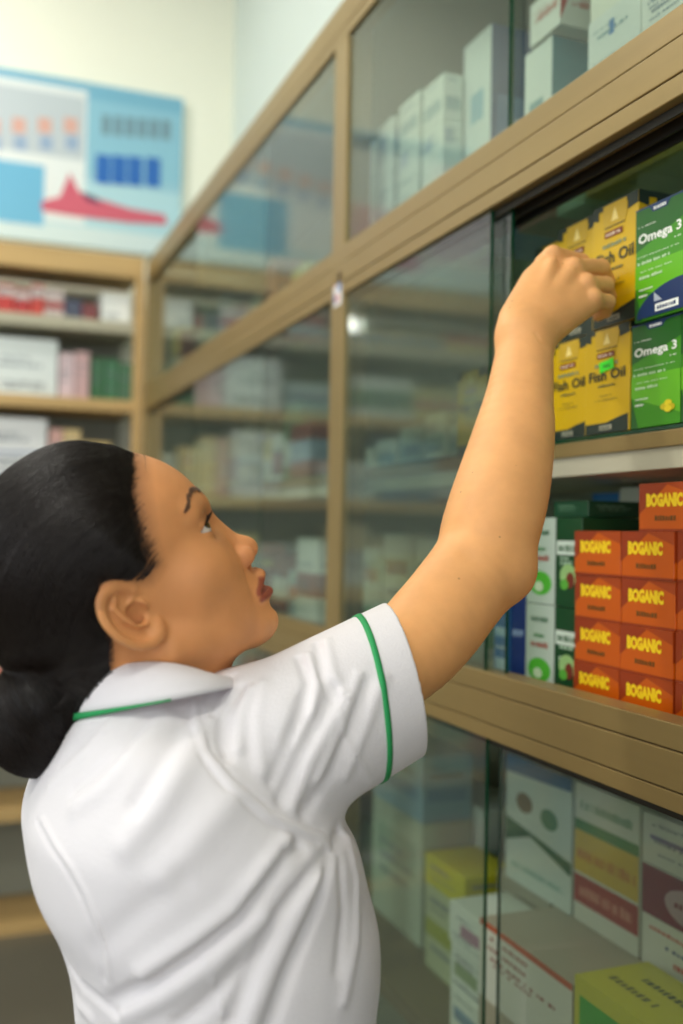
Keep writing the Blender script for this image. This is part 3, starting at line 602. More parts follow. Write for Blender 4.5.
# ---------------------------------------------------------------- the woman: head
HO = np.array([0.1375, 0.812, 1.3437])
def rotm(a, b_, c_):
    ca, sa, cb, sb, cc, sc_ = math.cos(a), math.sin(a), math.cos(b_), math.sin(b_), math.cos(c_), math.sin(c_)
    return np.array([[ca, -sa, 0], [sa, ca, 0], [0, 0, 1]])@np.array([[1, 0, 0], [0, cb, -sb], [0, sb, cb]])@np.array([[cc, 0, sc_], [0, 1, 0], [-sc_, 0, cc]])
HR = rotm(math.radians(-94), math.radians(30.0), math.radians(2.8))
def H2W(q): return HO+np.asarray(q, float)/100@HR.T
def W2H(p): return (p-HO)@HR*100
def head_h(q):
    """the head in its own frame, centimetres: x to her right ear's side both ways, y forward, z up"""
    s = q.copy(); s[:, 0] = np.abs(s[:, 0]); E = ell
    d = E(s, (0, -.8, 4.2), (7.3, 9.1, 8.6))
    d = smin(d, E(s, (0, 2.8, 4.5), (6.3, 5.9, 5.7)), 1.5)
    d = smin(d, E(s, (0, 3.1, -1.0), (6.3, 6.2, 6.2)), 1.6)
    d = smin(d, E(s, (0, 3.7, -4.2), (5.5, 5.2, 4.2)), 1.6)
    d = smin(d, cap(s, (5.2, .4, -4.0), (2.2, 7.0, -6.4), 1.5, 1.3), 1.6)
    d = smin(d, E(s, (0, 7.75, -6.95), (2.4, 2.15, 1.75)), 1.3)
    d = smin(d, sph(s, (4.1, 5.15, -.4), 2.35), 1.8)
    d = smin(d, E(s, (2.9, 5.4, -3.8), (2.1, 1.9, 2.5)), 1.5)
    d = smin(d, E(s, (0, 7.7, -4.3), (2.7, 2.45, 2.4)), .9)
    d = smin(d, cap(s, (1.0, 8.2, 4.1), (4.3, 6.7, 4.2), .55, .5), 1.5)                       # brow
    d = smax(d, -E(s, (3.2, 9.3, 2.45), (1.7, 1.75, .95)), 1.1)                              # socket
    # nose
    d = smin(d, cap(s, (0, 8.0, 3.0), (0, 9.5, -.3), .75, .85), 1.0)
    d = smin(d, sph(s, (0, 10.2, -1.05), 1.0), .8)
    d = smin(d, E(s, (1.32, 9.35, -1.35), (.78, 1.1, .85)), .35)
    d = smin(d, cap(s, (0, 9.9, -1.6), (0, 9.4, -2.3), .45, .55), .4)
    d = smax(d, -E(s, (.66, 9.75, -2.15), (.36, .6, .42)), .2)
    # eyeball lids
    ec = EYE; lid = sph(s, ec, 1.34)
    d = smin(d, lid, .45)
    d = smin(d, cap(s, (2.1, 8.15, 3.26), (4.55, 7.1, 3.06), .17, .15), .3)
    slit = np.abs(s[:, 2]-2.68+.04*(s[:, 0]-3.25))-np.maximum(.52-.17*np.abs(s[:, 0]-3.25)**2.4, -.1)
    d = smax(d, -np.maximum(np.maximum(slit, 6.7-s[:, 1]), sph(s, ec, 1.8)), .10)
    # mouth
    d = smin(d, cap(s, (0, 10.05, -3.55), (2.6, 8.85, -4.3), .50, .26), .4)
    d = smin(d, cap(s, (0, 10.12, -3.42), (.7, 9.98, -3.38), .54, .50), .45)
    d = smin(d, cap(s, (0, 9.95, -5.15), (2.5, 8.85, -4.75), .62, .28), .35)
    d = smax(d, -cap(s, (0, 10.6, -4.36), (2.6, 9.0, -4.5), .42, .10), .14)
    d = smax(d, -E(s, (0, 10.35, -2.85), (.25, .45, .6)), .3)
    d = smax(d, -E(s, (0, 10.75, -6.2), (1.7, .9, .5)), .6)
    # nose-to-mouth fold
    d = d+.07*np.exp(-(polyd(s, [(2.0, 9.1, -1.4), (2.9, 8.4, -2.8), (3.2, 7.9, -4.2)])/.32)**2)-.04*np.exp(-(polyd(s, [(2.7, 9.0, -1.6), (3.6, 8.1, -3.0)])/.6)**2)
    return d
EYE = (3.25, 6.75, 2.7)
def ear_h(q):
    s = q.copy(); s[:, 0] = np.abs(s[:, 0])
    # ear frame: u back, v up, w out of the head
    c = np.array((6.8, -.75, .30)); e = s-c; t = math.radians(26)
    # flare: the ear stands off the head at its back rim
    fl = math.radians(28); U = np.array((math.sin(fl), -math.cos(fl), 0)); Wd = np.array((math.cos(fl), math.sin(fl), 0))
    u = e@U; v = e[:, 2]; w_ = e@Wd
    u, v = u*math.cos(t)-v*math.sin(t), u*math.sin(t)+v*math.cos(t)
    p = np.stack([u, v, w_], -1)
    ax, ay = 2.0, 2.85
    uc = u-.55
    rr = np.sqrt((uc/ax)**2+(v/np.where(v > 0, ay, ay*1.02))**2)+1e-6
    dist = (rr-1)*np.minimum(ax, ay)*.95
    plate = np.maximum(dist, np.abs(w_-.15*rr)-.18)
    ang = np.arctan2(v, uc)
    helix = np.sqrt(((rr-.93)*1.9)**2+(w_-.46)**2)-.31
    helix = helix+np.clip((-1.75-ang)*.8, 0, .6)+np.clip((ang-2.7)*.9, 0, .6)
    d = smin(plate, helix, .22)
    anti = polyd(p, [(.85, 1.5, .36), (1.05, .3, .42), (.75, -.8, .42), (.25, -1.25, .40)])-.27
    anti = np.minimum(anti, polyd(p, [(.85, 1.4, .34), (.1, 1.75, .3)])-.2)
    d = smin(d, anti, .3)
    d = smin(d, ell(p, (-.75, -.35, .42), (.35, .55, .3)), .25)             # tragus
    d = smin(d, ell(p, (.05, -2.55, .18), (.85, .85, .34)), .35)            # lobe
    d = smin(d, cap(p, (-.9, .6, .32), (.3, .35, .25), .2, .16), .25)       # crus
    d = smax(d, -ell(p, (.05, -.40, .50), (.80, .95, .95)), .2)            # concha
    return d
def neckhead(p):
    q = W2H(p); d = head_h(q); near = (np.abs(q[:, 0]) > 4) & (np.abs(q[:, 1]) < 6) & (np.abs(q[:, 2]) < 6)
    if near.any(): d[near] = smin(d[near], ear_h(q[near]), .35)
    return d/100
# ---------------------------------------------------------------- the woman: body, arm and hand
def PP(x, y, d): return P(x, y, d)
SH = PP(285, 722, .745)                         # right shoulder
arm_px = [(285, 722, .775, 92), (345, 692, .815, 88), (401, 658, .856, 94), (431, 628, .882, 97), (455, 598, .905, 95), (481, 562, .93, 96),
          (491, 528, .945, 98), (502, 489, .965, 94), (512, 444, .985, 83), (519, 400, 1.007, 68), (523, 367, 1.024, 60), (525, 341, 1.037, 53)]
def spline(v, n=6):                            # Catmull-Rom through the rows of v
    v = np.array(v, float); e = np.vstack([2*v[0]-v[1], v, 2*v[-1]-v[-2]]); out = []
    for i in range(1, len(e)-2):
        for k in range(n):
            t = k/n; out.append(.5*(2*e[i]+(e[i+1]-e[i-1])*t+(2*e[i-1]-5*e[i]+4*e[i+1]-e[i+2])*t*t+(3*e[i]-3*e[i+1]+e[i+2]-e[i-1])*t**3))
    return np.array(out+[e[-2]])
_a = spline([list(PP(a, b_, c))+[w_/2000*c] for a, b_, c, w_ in arm_px], 4)
AP = _a[:, :3]; AR = _a[:, 3]
def seg(p, pts, k=.001): return chain(p, [PP(*q[:3]) for q in pts], [q[3]/100 for q in pts], k)
D0 = .012
HAND = dict(
 index=[(553, 256, 1.085, 1.05), (581, 262, 1.114, .92), (589, 275, 1.136, .84), (588, 290, 1.150, .70)],
 middle=[(574, 268, 1.078, 1.05), (601, 268, 1.110, .98), (606, 280, 1.132, .90), (603, 294, 1.150, .74)],
 ring=[(587, 284, 1.072, .98), (605, 285, 1.100, .96), (608, 296, 1.120, .86), (604, 306, 1.142, .70)],
 pinky=[(594, 299, 1.068, .88), (607, 302, 1.090, .86), (605, 311, 1.110, .76), (598, 316, 1.130, .62)],
 thumb=[(540, 318, 1.085, 1.25), (556, 306, 1.112, 1.1), (575, 301, 1.138, .92), (588, 304, 1.152, .76)])
def hand_f(p):
    w0 = PP(524, 338, 1.042)
    palm = cap(p, w0, PP(553, 262, 1.088), .0235, .0115)
    palm = smin(palm, cap(p, w0, PP(571, 272, 1.083), .0235, .0135), .012)
    palm = smin(palm, cap(p, PP(528, 338, 1.042), PP(584, 288, 1.078), .0225, .0135), .012)
    palm = smin(palm, cap(p, PP(532, 336, 1.045), PP(591, 303, 1.074), .0200, .0120), .012)
    palm = smin(palm, cap(p, PP(528, 322, 1.065), PP(548, 296, 1.09), .018, .015), .012)
    palm = smin(palm, cap(p, PP(519, 330, 1.046), PP(545, 266, 1.09), .019, .012), .014)
    palm = smin(palm, cap(p, PP(516, 318, 1.052), PP(533, 283, 1.085), .0165, .014), .012)
    d = palm
    fs = [seg(p, v, .0025) for k, v in HAND.items() if k != 'thumb']
    for k, q in HAND.items():                     # knuckles
        if k != 'thumb': d = smin(d, sph(p, PP(q[0][0], q[0][1]-3, q[0][2]-.004), .0078), .006)
    for k, (a, b_) in dict(i=((530, 318), (552, 262)), m=((536, 318), (570, 272)), r=((541, 322), (582, 288)), p=((545, 327), (590, 302))).items():
        d = smin(d, cap(p, PP(a[0], a[1], 1.042), PP(b_[0], b_[1], 1.064+.004), .0042, .0048), .007)      # tendons
    f = np.minimum(np.minimum(fs[0], fs[1]), np.minimum(fs[2], fs[3]))
    f = smin(smin(fs[0], fs[1], .0012), smin(fs[2], fs[3], .0012), .0012)
    d = smin(d, f, .0045)
    d = smin(d, seg(p, HAND['thumb'], .004), .004)
    # creases at the wrist
    return d
_hp = np.array([PP(*q[:3]) for v in HAND.values() for q in v]+[PP(516, 318, 1.05), PP(524, 345, 1.03), PP(591, 303, 1.05)]); HLO = _hp.min(0)-.03; HHI = _hp.max(0)+.03
WC = [PP(548, 348, 1.012), PP(541, 343, 1.004), PP(536, 334, 1.006)]
def inbox(f, p, lo, hi, pad=.03):
    lo = np.array(lo)-pad; hi = np.array(hi)+pad; m = ((p >= lo) & (p <= hi)).all(1)
    d = np.linalg.norm(np.maximum(np.maximum(lo-p, p-hi), 0), axis=1)+pad*.9
    if m.any(): d[m] = f(p[m])
    return d
def arm_f(p):
    d = chain(p, AP, AR, .0008)
    d = smin(d, sph(p, PP(511, 574, .925), .0195), .022)                     # elbow point
    d = smin(d, cap(p, PP(497, 500, .95), PP(520, 420, .985), .030, .022), .02)
    d = d+.0016*np.exp(-(polyd(p, [PP(468, 560, .885), PP(478, 590, .887), PP(500, 598, .90)])/.010)**2)
    d = d+.0009*np.exp(-(polyd(p, [PP(504, 566, .897), PP(512, 580, .905)])/.0028)**2)+.0007*np.exp(-(polyd(p, [PP(510, 560, .905), PP(518, 573, .912)])/.0025)**2)
    d = smin(d, inbox(hand_f, p, HLO, HHI), .014)
    d = d+.0008*np.exp(-(polyd(p, WC)/.0022)**2)
    return d
NB = PP(150, 735, .835)                       # base of the neck
CHEST = PP(165, 850, .83); WAIST = PP(215, 1040, .83)
SHL = NB+np.array([.01, .175, -.035])
def torso_f(p):
    d = ell(p, CHEST+np.array([0, .01, .0]), (.112, .155, .20)); d = smin(d, ell(p, WAIST, (.105, .145, .17)), .06)
    d = smin(d, cap(p, NB-np.array([0, .03, .045]), SH+np.array([-.01, .01, -.005]), .055, .05), .05)
    d = smin(d, cap(p, NB-np.array([0, 0, .05]), SHL, .055, .05), .05)
    return d
def body_f(p):
    d = inbox(neckhead, p, HO-.16, HO+.16)
    nk = cap(p, H2W((0, -1.9, -3.2)), PP(148, 722, .828), .053, .054)
    nk = smin(nk, cap(p, H2W((0, 1.2, -5.6)), PP(175, 712, .82), .042, .046), .03)
    d = smin(d, nk, .012)
    t = smin(torso_f(p), inbox(arm_f, p, ALO, AHI), .02)
    m = ((p-HT)@HN < .02) & (t < .03)                       # what the blouse covers stays inside it
    if m.any(): t[m] = np.maximum(t[m], shirt_base(p[m], False)+.0085-1.2*np.clip((p[m]-HT)@HN+.012, 0, 1))
    d = smin(d, t, .004)
    la = chain(p, [SHL, SHL+np.array([.02, .05, -.26]), SHL+np.array([.12, .02, -.45]), SHL+np.array([.20, 0, -.50])], [.05, .04, .032, .026], .02)
    m = la < .03
    if m.any(): la[m] = np.where(p[m][:, 2] > SHL[2]-.14, np.maximum(la[m], shirt_base(p[m], False)+.0055), la[m])
    d = smin(d, la, .004)
    hb = SHL+np.array([.20, 0, -.50]); m = (np.abs(p-hb) < .18).all(1)
    if m.any():
        q = p[m]; h = smin(cap(q, hb, hb+[.05, 0, -.03], .024, .02), cap(q, hb, hb+[.05, .03, -.04], .022, .016), .01)
        for k in range(4): h = smin(h, chain(q, [hb+np.array([.055, -.022+.02*k, -.045]), hb+np.array([.085-.004*abs(k-1), -.024+.021*k, -.06]), hb+np.array([.105-.006*abs(k-1), -.024+.021*k, -.085])], [.009, .008, .007], .001), .004)
        h = smin(h, chain(q, [hb+np.array([.01, -.02, -.01]), hb+np.array([.04, -.045, -.03]), hb+np.array([.065, -.05, -.05])], [.013, .010, .008], .002), .006)
        d[m] = smin(d[m], h, .01)
    return d
ALO = np.minimum(AP.min(0), HLO)-.05; AHI = np.maximum(AP.max(0), HHI)+.05
BLO = (-.16, .35, .60); BHI = (.78, 1.22, 1.80)
def ypx2(p): rel = p-CAM; z = rel@_f; return np.stack([IW/2+FPX*(rel@_r)/z, IH/2-FPX*(rel@_u)/z], -1)
# ---------------------------------------------------------------- the blouse
ROWS = [(672, 92, 226, .062), (688, 72, 238, .085), (706, 54, 248, .115), (728, 38, 262, .143), (760, 24, 292, .158), (800, 14, 330, .165), (830, 17, 352, .165), (876, 28, 364, .16),
        (918, 49, 374, .155), (960, 62, 375, .15), (1005, 68, 371, .145), (1060, 70, 374, .15), (1130, 62, 385, .16), (1200, 60, 390, .165)]
_R = []
for y, xl, xr, ay in ROWS:
    c = P((xl+xr)/2+4, y, .82); wa = (xr-xl)/2*.80/1000; _R.append((c[2], c[0], c[1], math.sqrt(max(wa**2-(ay*.365)**2, .0005))/.93, ay))
_R = spline(_R[::-1], 5)
def loft(p):
    z = p[:, 2]; cx, cy, bx, ay = (np.interp(z, _R[:, 0], _R[:, i]) for i in (1, 2, 3, 4))
    x = (p[:, 0]-cx)/bx; y = (p[:, 1]-cy)/ay; r = (np.abs(x)**2.2+np.abs(y)**2.2)**(1/2.2)
    d = (r-1)*np.minimum(bx, ay)*.92
    return smax(smax(d, z-_R[-1, 0], .01), _R[0, 0]-z, .004)
HT, HB_, HM = PP(392, 593, .842), PP(424, 758, .842), PP(419.5, 667, .790)
HN = np.cross(HB_-HT, HM-HT); HN /= np.linalg.norm(HN)
if HN@(PP(450, 640, .9)-HT) < 0: HN = -HN
S1 = PP(270, 750, .785); S2 = PP(450, 652, .905)
def sleeve_o(p, o=0.): return cap(p, S1, S2, .066+o, .0655+o)
CRE = []      # creases: world polyline, amplitude (m, + is a ridge), width (m)
def shirt_base(p, hem=True):
    d = smin(loft(p), cap(p, NB-np.array([0, .03, .055]), S1+np.array([0, .02, -.010]), .052, .056), .035)
    d = smin(d, cap(p, NB-np.array([0, 0, .055]), SHL-np.array([0, .01, .02]), .055, .06), .04)
    la = cap(p, SHL, SHL+np.array([.02, .05, -.16]), .064, .066); d = smin(d, la, .02)
    sl = sleeve_o(p); d = smin(d, sl, .022)
    return smax(d, (p-HT)@HN, .0012) if hem else d
def shirt_f(p):
    d = shirt_base(p, False); m = np.abs(d) < .012
    if m.any() and CRE:
        q = p[m]; e = np.zeros(len(q))
        for pts, A, w_, lo, hi in CRE:
            n = ((q > lo) & (q < hi)).all(1)
            if n.any(): e[n] -= A*np.exp(-(polyd(q[n], pts)/w_)**2)
        d[m] = d[m]+e
    pl = (p-HT)@HN; sh = np.maximum(d, -np.maximum(d+.0032, -.07-pl))          # the sleeve is hollow near its hem
    return smax(sh, pl, .0012)
LINES = [  # traced folds: points, amplitude mm, width mm
 ([(366, 682), (352, 722), (331, 773), (304, 814)], -1.9, 7), ([(360, 676), (343, 722), (318, 778)], 1.8, 6), ([(384, 676), (368, 722), (346, 776)], 1.4, 6),
 ([(336, 687), (299.5, 755), (281, 800)], -2.6, 6), ([(346, 700), (312, 760), (293, 804)], 1.8, 6),
 ([(304, 698), (287, 748), (272, 782)], -1.8, 6), ([(299.5, 657), (308.6, 682), (304, 709), (290, 740)], -3.0, 4.5), ([(307, 655), (317, 682), (312, 712)], 1.8, 5),
 ([(317.6, 643), (322, 678), (333.5, 700)], -2.6, 4), ([(326, 640), (333, 672), (343, 694)], 1.4, 5), ([(340, 718), (349, 746), (372, 782)], 1.2, 4),
 ([(240, 688), (224, 714), (222, 742), (227, 756)], -3.0, 5.5), ([(232, 676), (216, 696), (212, 716)], -2.0, 4.5), ([(250, 690), (240, 716), (238, 748)], 2.0, 6), ([(262, 684), (256, 720), (262, 770)], 1.2, 7),
 ([(195, 698), (196, 722), (205, 752), (231, 783), (268, 814), (300, 829), (322, 836)], 1.5, 5), ([(201, 698), (202, 722), (211, 750), (236, 779), (271, 809), (302, 824), (322, 830)], -1.2, 2.6), ([(189, 700), (190, 724), (199, 755), (226, 789), (264, 820), (298, 836), (318, 843)], -1.0, 2.6),
 ([(340, 832), (330, 860), (317.6, 904), (290, 968), (270, 1024)], -4.0, 6), ([(328, 852), (277, 918), (250, 972), (232, 1020)], -3.2, 6), ([(334, 850), (305, 900), (270, 970), (250, 1022)], 2.6, 8),
 ([(300, 846), (286, 856), (240.6, 918), (195, 954), (150, 985), (112, 1003)], -4.2, 7), ([(288, 846), (232, 912), (190, 944), (145, 974)], 3.0, 10), ([(262, 918), (215, 962), (165, 996), (120, 1018)], 2.4, 9), ([(240, 968), (210, 1000), (180, 1024)], -2.4, 7),
 ([(348, 838), (357, 880), (356, 940), (344, 1000)], 1.5, 7), ([(340, 860), (344, 910), (338, 970)], -1.5, 6),
 ([(213, 712), (185, 760), (158, 806), (126, 845)], 2.2, 12), ([(190, 716), (160, 766), (136, 806)], -2.0, 9), ([(168, 716), (128, 758), (100, 790), (76, 806)], 1.8, 10), ([(150, 716), (107, 762), (74, 790)], -1.6, 8), ([(110, 722), (84, 752), (50, 786)], 1.4, 7),
 ([(232, 800), (190, 850), (166, 880)], 1.5, 14), ([(180, 880), (130, 920), (96, 950)], -1.3, 12),
 ([(42, 819), (56, 845), (72, 868), (86, 893), (97, 922), (106, 952), (110, 979)], 1.3, 2.4), ([(36, 821), (50, 847), (66, 871), (80, 897), (91, 926), (100, 956), (104, 980)], -1.1, 2.4),
 ([(62, 950), (68, 966), (80, 984), (100, 1001), (116, 1014)], -3.6, 5), ([(60, 968), (72, 996), (92, 1018)], 2.2, 7), ([(206, 957), (214, 985), (224, 1016)], 1.0, 2.6),
]
def build_lines():
    for pts, A, w_ in LINES:
        if not all(isinstance(q, tuple) for q in pts): continue
        q = marchline(shirt_base, pts, 3)
        if len(q) > 2:
            CRE.append((q, A/1000*1.35, w_/1000*.82, q.min(0)-w_*.0025, q.max(0)+w_*.0025))
def ribbon(name, pts, f, width, th, m, parent, closed=False, side=None):
    pts = np.array(pts); n = len(pts); e = .001
    gr = np.stack([f(pts+e*np.eye(3)[i])-f(pts-e*np.eye(3)[i]) for i in range(3)], -1); gr /= np.linalg.norm(gr, axis=1)[:, None]
    t = (np.roll(pts, -1, 0)-np.roll(pts, 1, 0)) if closed else np.gradient(pts, axis=0); t /= np.linalg.norm(t, axis=1)[:, None]+1e-9
    bn = np.cross(gr, t); bn /= np.linalg.norm(bn, axis=1)[:, None]; V = []
    for i in range(n):
        w_ = width*(1 if np.isscalar(side) or side is None else side[i])
        for a, c in ((-.5, -.001), (-.46, th), (.46, th), (.5, -.001)): V.append(pts[i]+bn[i]*a*w_+gr[i]*c)
    Fc = []
    for i in range(n if closed else n-1):
        j = (i+1) % n
        for k in range(4): Fc.append((4*i+k, 4*i+(k+1) % 4, 4*j+(k+1) % 4, 4*j+k))
    if not closed: Fc += [(0, 3, 2, 1), (4*n-4, 4*n-3, 4*n-2, 4*n-1)]
    b = MB(); b.mesh(V, Fc, m, True); return b.build(name, parent)
# collar rings: (front, near side, back, far side)
def ring4(fr, ne, ba, fa, n=72):
    fr, ne, ba, fa = (np.array(q) for q in (fr, ne, ba, fa)); c = (fr+ne+ba+fa)/4; a = (fr-ba)/2; b_ = (ne-fa)/2; h2 = (fr+ba-ne-fa)/4
    th = np.linspace(0, 2*math.pi, n, endpoint=False)[:, None]; return c+a*np.cos(th)+b_*np.sin(th)+h2*np.cos(2*th)
def build_collar(parent, m, green):
    top = ring4(PP(222, 680, .80), PP(138, 662, .752), PP(64, 692, .835), PP(150, 672, .885))
    bot = ring4(PP(238, 686, .79), PP(134, 707, .722), PP(52, 720, .845), PP(150, 700, .91))
    cc = top.mean(0); out = []
    for k, (q0, q1, th) in enumerate([(0, 0, -.0012), (0, 0, .0012)]):
        for s in np.linspace(0, 1, 7):
            r = top*(1-s)+bot*s; r = r+np.array([0, 0, 1])*(.004*math.sin(math.pi*s)); nrm = r-cc; nrm[:, 2] = 0; nrm /= np.linalg.norm(nrm, axis=1)[:, None]
            out.append(r+nrm*(th+.003*math.sin(math.pi*s)))
    inner, outer = out[:7], out[7:]; rows = inner[::-1]+outer; n = 72; V = np.concatenate(rows); Fc = []
    for i in range(len(rows)):
        for k in range(n):
            j = (i+1) % len(rows); Fc.append((i*n+k, i*n+(k+1) % n, j*n+(k+1) % n, j*n+k))
    b = MB(); b.mesh(V, Fc, m, True); o = b.build('collar', parent)
    tb = outer[-1]*.93+outer[-2]*.07; idx = np.arange(14, 58); tp = tb[idx]
    sd = np.clip((idx-13)/14., .25, 1)
    f = lambda p: np.linalg.norm((p-cc)*[1, 1, .15], axis=1)
    g = ribbon('collar_piping', tp, f, .0062, .0012, green, o, side=sd); g['label'] = 'green piping'
    return o

# ---------------------------------------------------------------- hair, eyes, brows
HPOLY = np.array([(8.6, 22), (7.2, 10.6), (6.3, 8.9), (4.9, 6.8), (3.9, 4.5), (3.3, 1.7), (1.6, .9), (-.3, 1.8), (-1.5, 2.5), (-2.4, 1.0), (-3.1, -1.6), (-4.6, -4.4), (-6.2, -7.5), (-22, -9), (-22, 22)])
def poly_sd(y, z):             # positive inside
    n = len(HPOLY); dm = np.full(y.shape, 1e9); ins = np.zeros(y.shape, bool)
    for i in range(n):
        a, b_ = HPOLY[i], HPOLY[(i+1) % n]; e = b_-a; wx, wy = y-a[0], z-a[1]; t = np.clip((wx*e[0]+wy*e[1])/(e@e), 0, 1)
        dm = np.minimum(dm, np.hypot(wx-t*e[0], wy-t*e[1])); c = ((a[1] > z) != (b_[1] > z)) & (y < (b_[0]-a[0])*(z-a[1])/(b_[1]-a[1]+1e-12)+a[0]); ins ^= c
    return np.where(ins, dm, -dm)
BUN = W2H(P(34, 722, .785)[None])[0]; TIE = W2H(P(44, 668, .785)[None])[0]
def skull(q):
    s = q.copy(); s[:, 0] = np.abs(s[:, 0]); d = ell(s, (0, -.8, 4.2), (7.3, 9.1, 8.6)); d = smin(d, ell(s, (0, 2.8, 4.5), (6.3, 5.9, 5.7)), 1.5)
    d = smin(d, ell(s, (0, 3.1, -1.0), (6.3, 6.2, 6.2)), 1.6); return smin(d, cap(s, (0, -1.9, -3.2), (0, -6, -12), 5.6, 5.6), 1.5)
def hair_c(q):                 # hair volume in head centimetres
    sd = poly_sd(q[:, 1], q[:, 2]); fr = np.clip((q[:, 1]-.5)/3, 0, 1); t = np.where(sd > 0, -.45+1.5*(1-np.exp(-sd/2.4))-1.2*fr*np.exp(-sd/2.6), -.45-1.2*fr+.5*sd)+.35*np.exp(-((q[:, 1]+6)**2+(q[:, 2]-8)**2)/20)
    d = skull(q)-t
    d = np.maximum(d, -7.0-q[:, 2]+(q[:, 1]+6)*.3)
    tail = smin(chain(q, [(0, -7.0, 1.0), tuple(TIE+[0, .8, .4]), tuple(TIE)], [4.4, 3.2, 2.3], .8), ell(q, TIE+[0, -.2, -1.0], (2.4, 2.2, 2.0)), .8)
    b_ = ell(q, BUN, (4.0, 3.9, 4.3)); b_ = np.minimum(b_, ell(q, BUN+np.array([.6, 1.0, 1.2]), (3.9, 3.4, 3.6)))
    return smin(smin(d, tail, 1.6), b_, .5)
def hair_f(p):
    q = W2H(p); d = hair_c(q); a = np.arctan2(q[:, 0], q[:, 2]+3)
    return d/100+.0003*np.sin(a*70+3*np.sin(q[:, 1]*.4))
def project_hair(q, lift):
    for _ in range(3):
        e = .05; g = np.stack([hair_c(q+e*np.eye(3)[i])-hair_c(q-e*np.eye(3)[i]) for i in range(3)], -1)/(2*e); gn = np.linalg.norm(g, axis=1)[:, None]+1e-6
        q = q-(np.maximum(hair_c(q), -3)-lift)[:, None]*g/gn**2*.9
    return q, g/gn
def strands(n, seed=3):
    rr = np.random.default_rng(seed); st = []
    # starts: along the hairline, both sides, and scattered over the cap
    sel = HPOLY[1:13]; segl = np.linalg.norm(np.diff(sel, axis=0), axis=1); cum = np.concatenate([[0], np.cumsum(segl)])
    u = rr.uniform(0, cum[-1], n); yz = np.stack([np.interp(u, cum, sel[:, 0]), np.interp(u, cum, sel[:, 1])], -1)
    dirc = np.array([-4., 5.])-yz; dirc /= np.linalg.norm(dirc, axis=1)[:, None]; yz += dirc*(np.where(rr.random(n) < .4, rr.exponential(.3, n), rr.exponential(1.7, n))[:, None]-.1)
    x = np.where(rr.random(n) < .72, 1, -1)*6.0
    P0 = np.stack([x, yz[:, 0], yz[:, 1]], -1)
    m = n//3; k = rr.random(m) < .4; P0[:m, 0] *= rr.random(m)             # over the top of the forehead
    top = rr.random(n) < .25; P0[top] = np.stack([rr.uniform(-5, 5, top.sum()), np.full(top.sum(), 6.6), np.full(top.sum(), 10.0)], -1)
    sk_ = rr.random(n) < .12; v = rr.normal(size=(sk_.sum(), 3)); v[:, 0] = np.abs(v[:, 0])*np.where(rr.random(len(v)) < .75, 1, -1); v /= np.linalg.norm(v, axis=1)[:, None]; P0[sk_] = np.array([0, -1, 4])+v*9
    # drop to the scalp surface
    def scal(q): return np.maximum(skull(q), hair_c(q)*0-99)
    q = P0.copy()
    for _ in range(6):
        e = .05; f0 = np.minimum(skull(q), hair_c(q)); g = np.stack([skull(q+e*np.eye(3)[i])-skull(q-e*np.eye(3)[i]) for i in range(3)], -1)/(2*e); q = q-f0[:, None]*g/(np.linalg.norm(g, axis=1)[:, None]**2+1e-6)*.9
    ok = poly_sd(q[:, 1], q[:, 2]) > -.1; q = q[ok]; n = len(q); lift = rr.uniform(.0, .09, n); K = TIE+np.array([0, .6, .8])
    paths = [q.copy()]; wob = rr.normal(0, .10, (n, 3)); alive = np.ones(n, bool)
    for it in range(44):
        d = K-q; dist = np.linalg.norm(d, axis=1)[:, None]; d = d/dist
        # sweep round the side of the head before turning down to the knot
        d = d+np.array([0, -.5, .35])*np.clip((dist-7)/8, 0, 1)+wob*.6
        _, g = project_hair(q, lift); d = d-(d*g).sum(1)[:, None]*g; d /= np.linalg.norm(d, axis=1)[:, None]+1e-6
        stp = np.where(dist > 2.2, .62, 0); q2 = q+d*stp
        f0 = np.maximum(hair_c(q2), -2); near = np.minimum(it/4., 1)
        sk2 = np.maximum(hair_c(q2), -9); e = .05
        gg = np.stack([hair_c(q2+e*np.eye(3)[i])-hair_c(q2-e*np.eye(3)[i]) for i in range(3)], -1)/(2*e); gg /= np.linalg.norm(gg, axis=1)[:, None]+1e-6
        cor = (sk2-lift)*np.where(sk2 > 0, .35 if it < 4 else .9, .95); q = q2-cor[:, None]*gg*(stp > 0); paths.append(q.copy())
    A = np.stack(paths, 1); step = np.linalg.norm(np.diff(A, axis=1), axis=2); L = (step > .05).sum(1)+1
    return [H2W(A[i, :L[i]]) for i in range(len(A)) if L[i] > 4]
def bun_strands(n, seed=5):
    rr = np.random.default_rng(seed); out = []
    ax = np.array([0, .35, 1.0]); ax /= np.linalg.norm(ax)
    for i in range(n):
        th = rr.uniform(0, 2*math.pi); pts = []; u = np.array([1, 0, 0]); w_ = np.cross(ax, u); sw = rr.normal(.9, .5)
        for k in range(16):
            f = k/15*rr.uniform(.92, 1); el = math.pi*(.10+.85*f); a = th+sw*f; r = np.array([4.0, 3.9, 4.3])
            v = math.sin(el)*(math.cos(a)*u+math.sin(a)*w_)+math.cos(el)*ax; pts.append(BUN+v*r*1.0)
        q = np.array(pts); q, _ = project_hair(q, rr.uniform(0, .14)); out.append(H2W(q))
    return out
def curves_obj(name, paths, rad, m, parent, root=.5):
    hc = bpy.data.hair_curves.new(name); hc.add_curves([len(p) for p in paths]); P_ = np.concatenate(paths).astype(np.float32)
    hc.attributes['position'].data.foreach_set('vector', P_.ravel()) if 'position' in hc.attributes else None
    ra = hc.attributes.get('radius') or hc.attributes.new('radius', 'FLOAT', 'POINT')
    R_ = np.concatenate([rad*np.linspace(1, .7, len(p))*np.minimum(1, .6+.4*np.arange(len(p))/root) for p in paths]).astype(np.float32); ra.data.foreach_set('value', R_)
    hc.materials.append(m); return link(name, hc, parent)
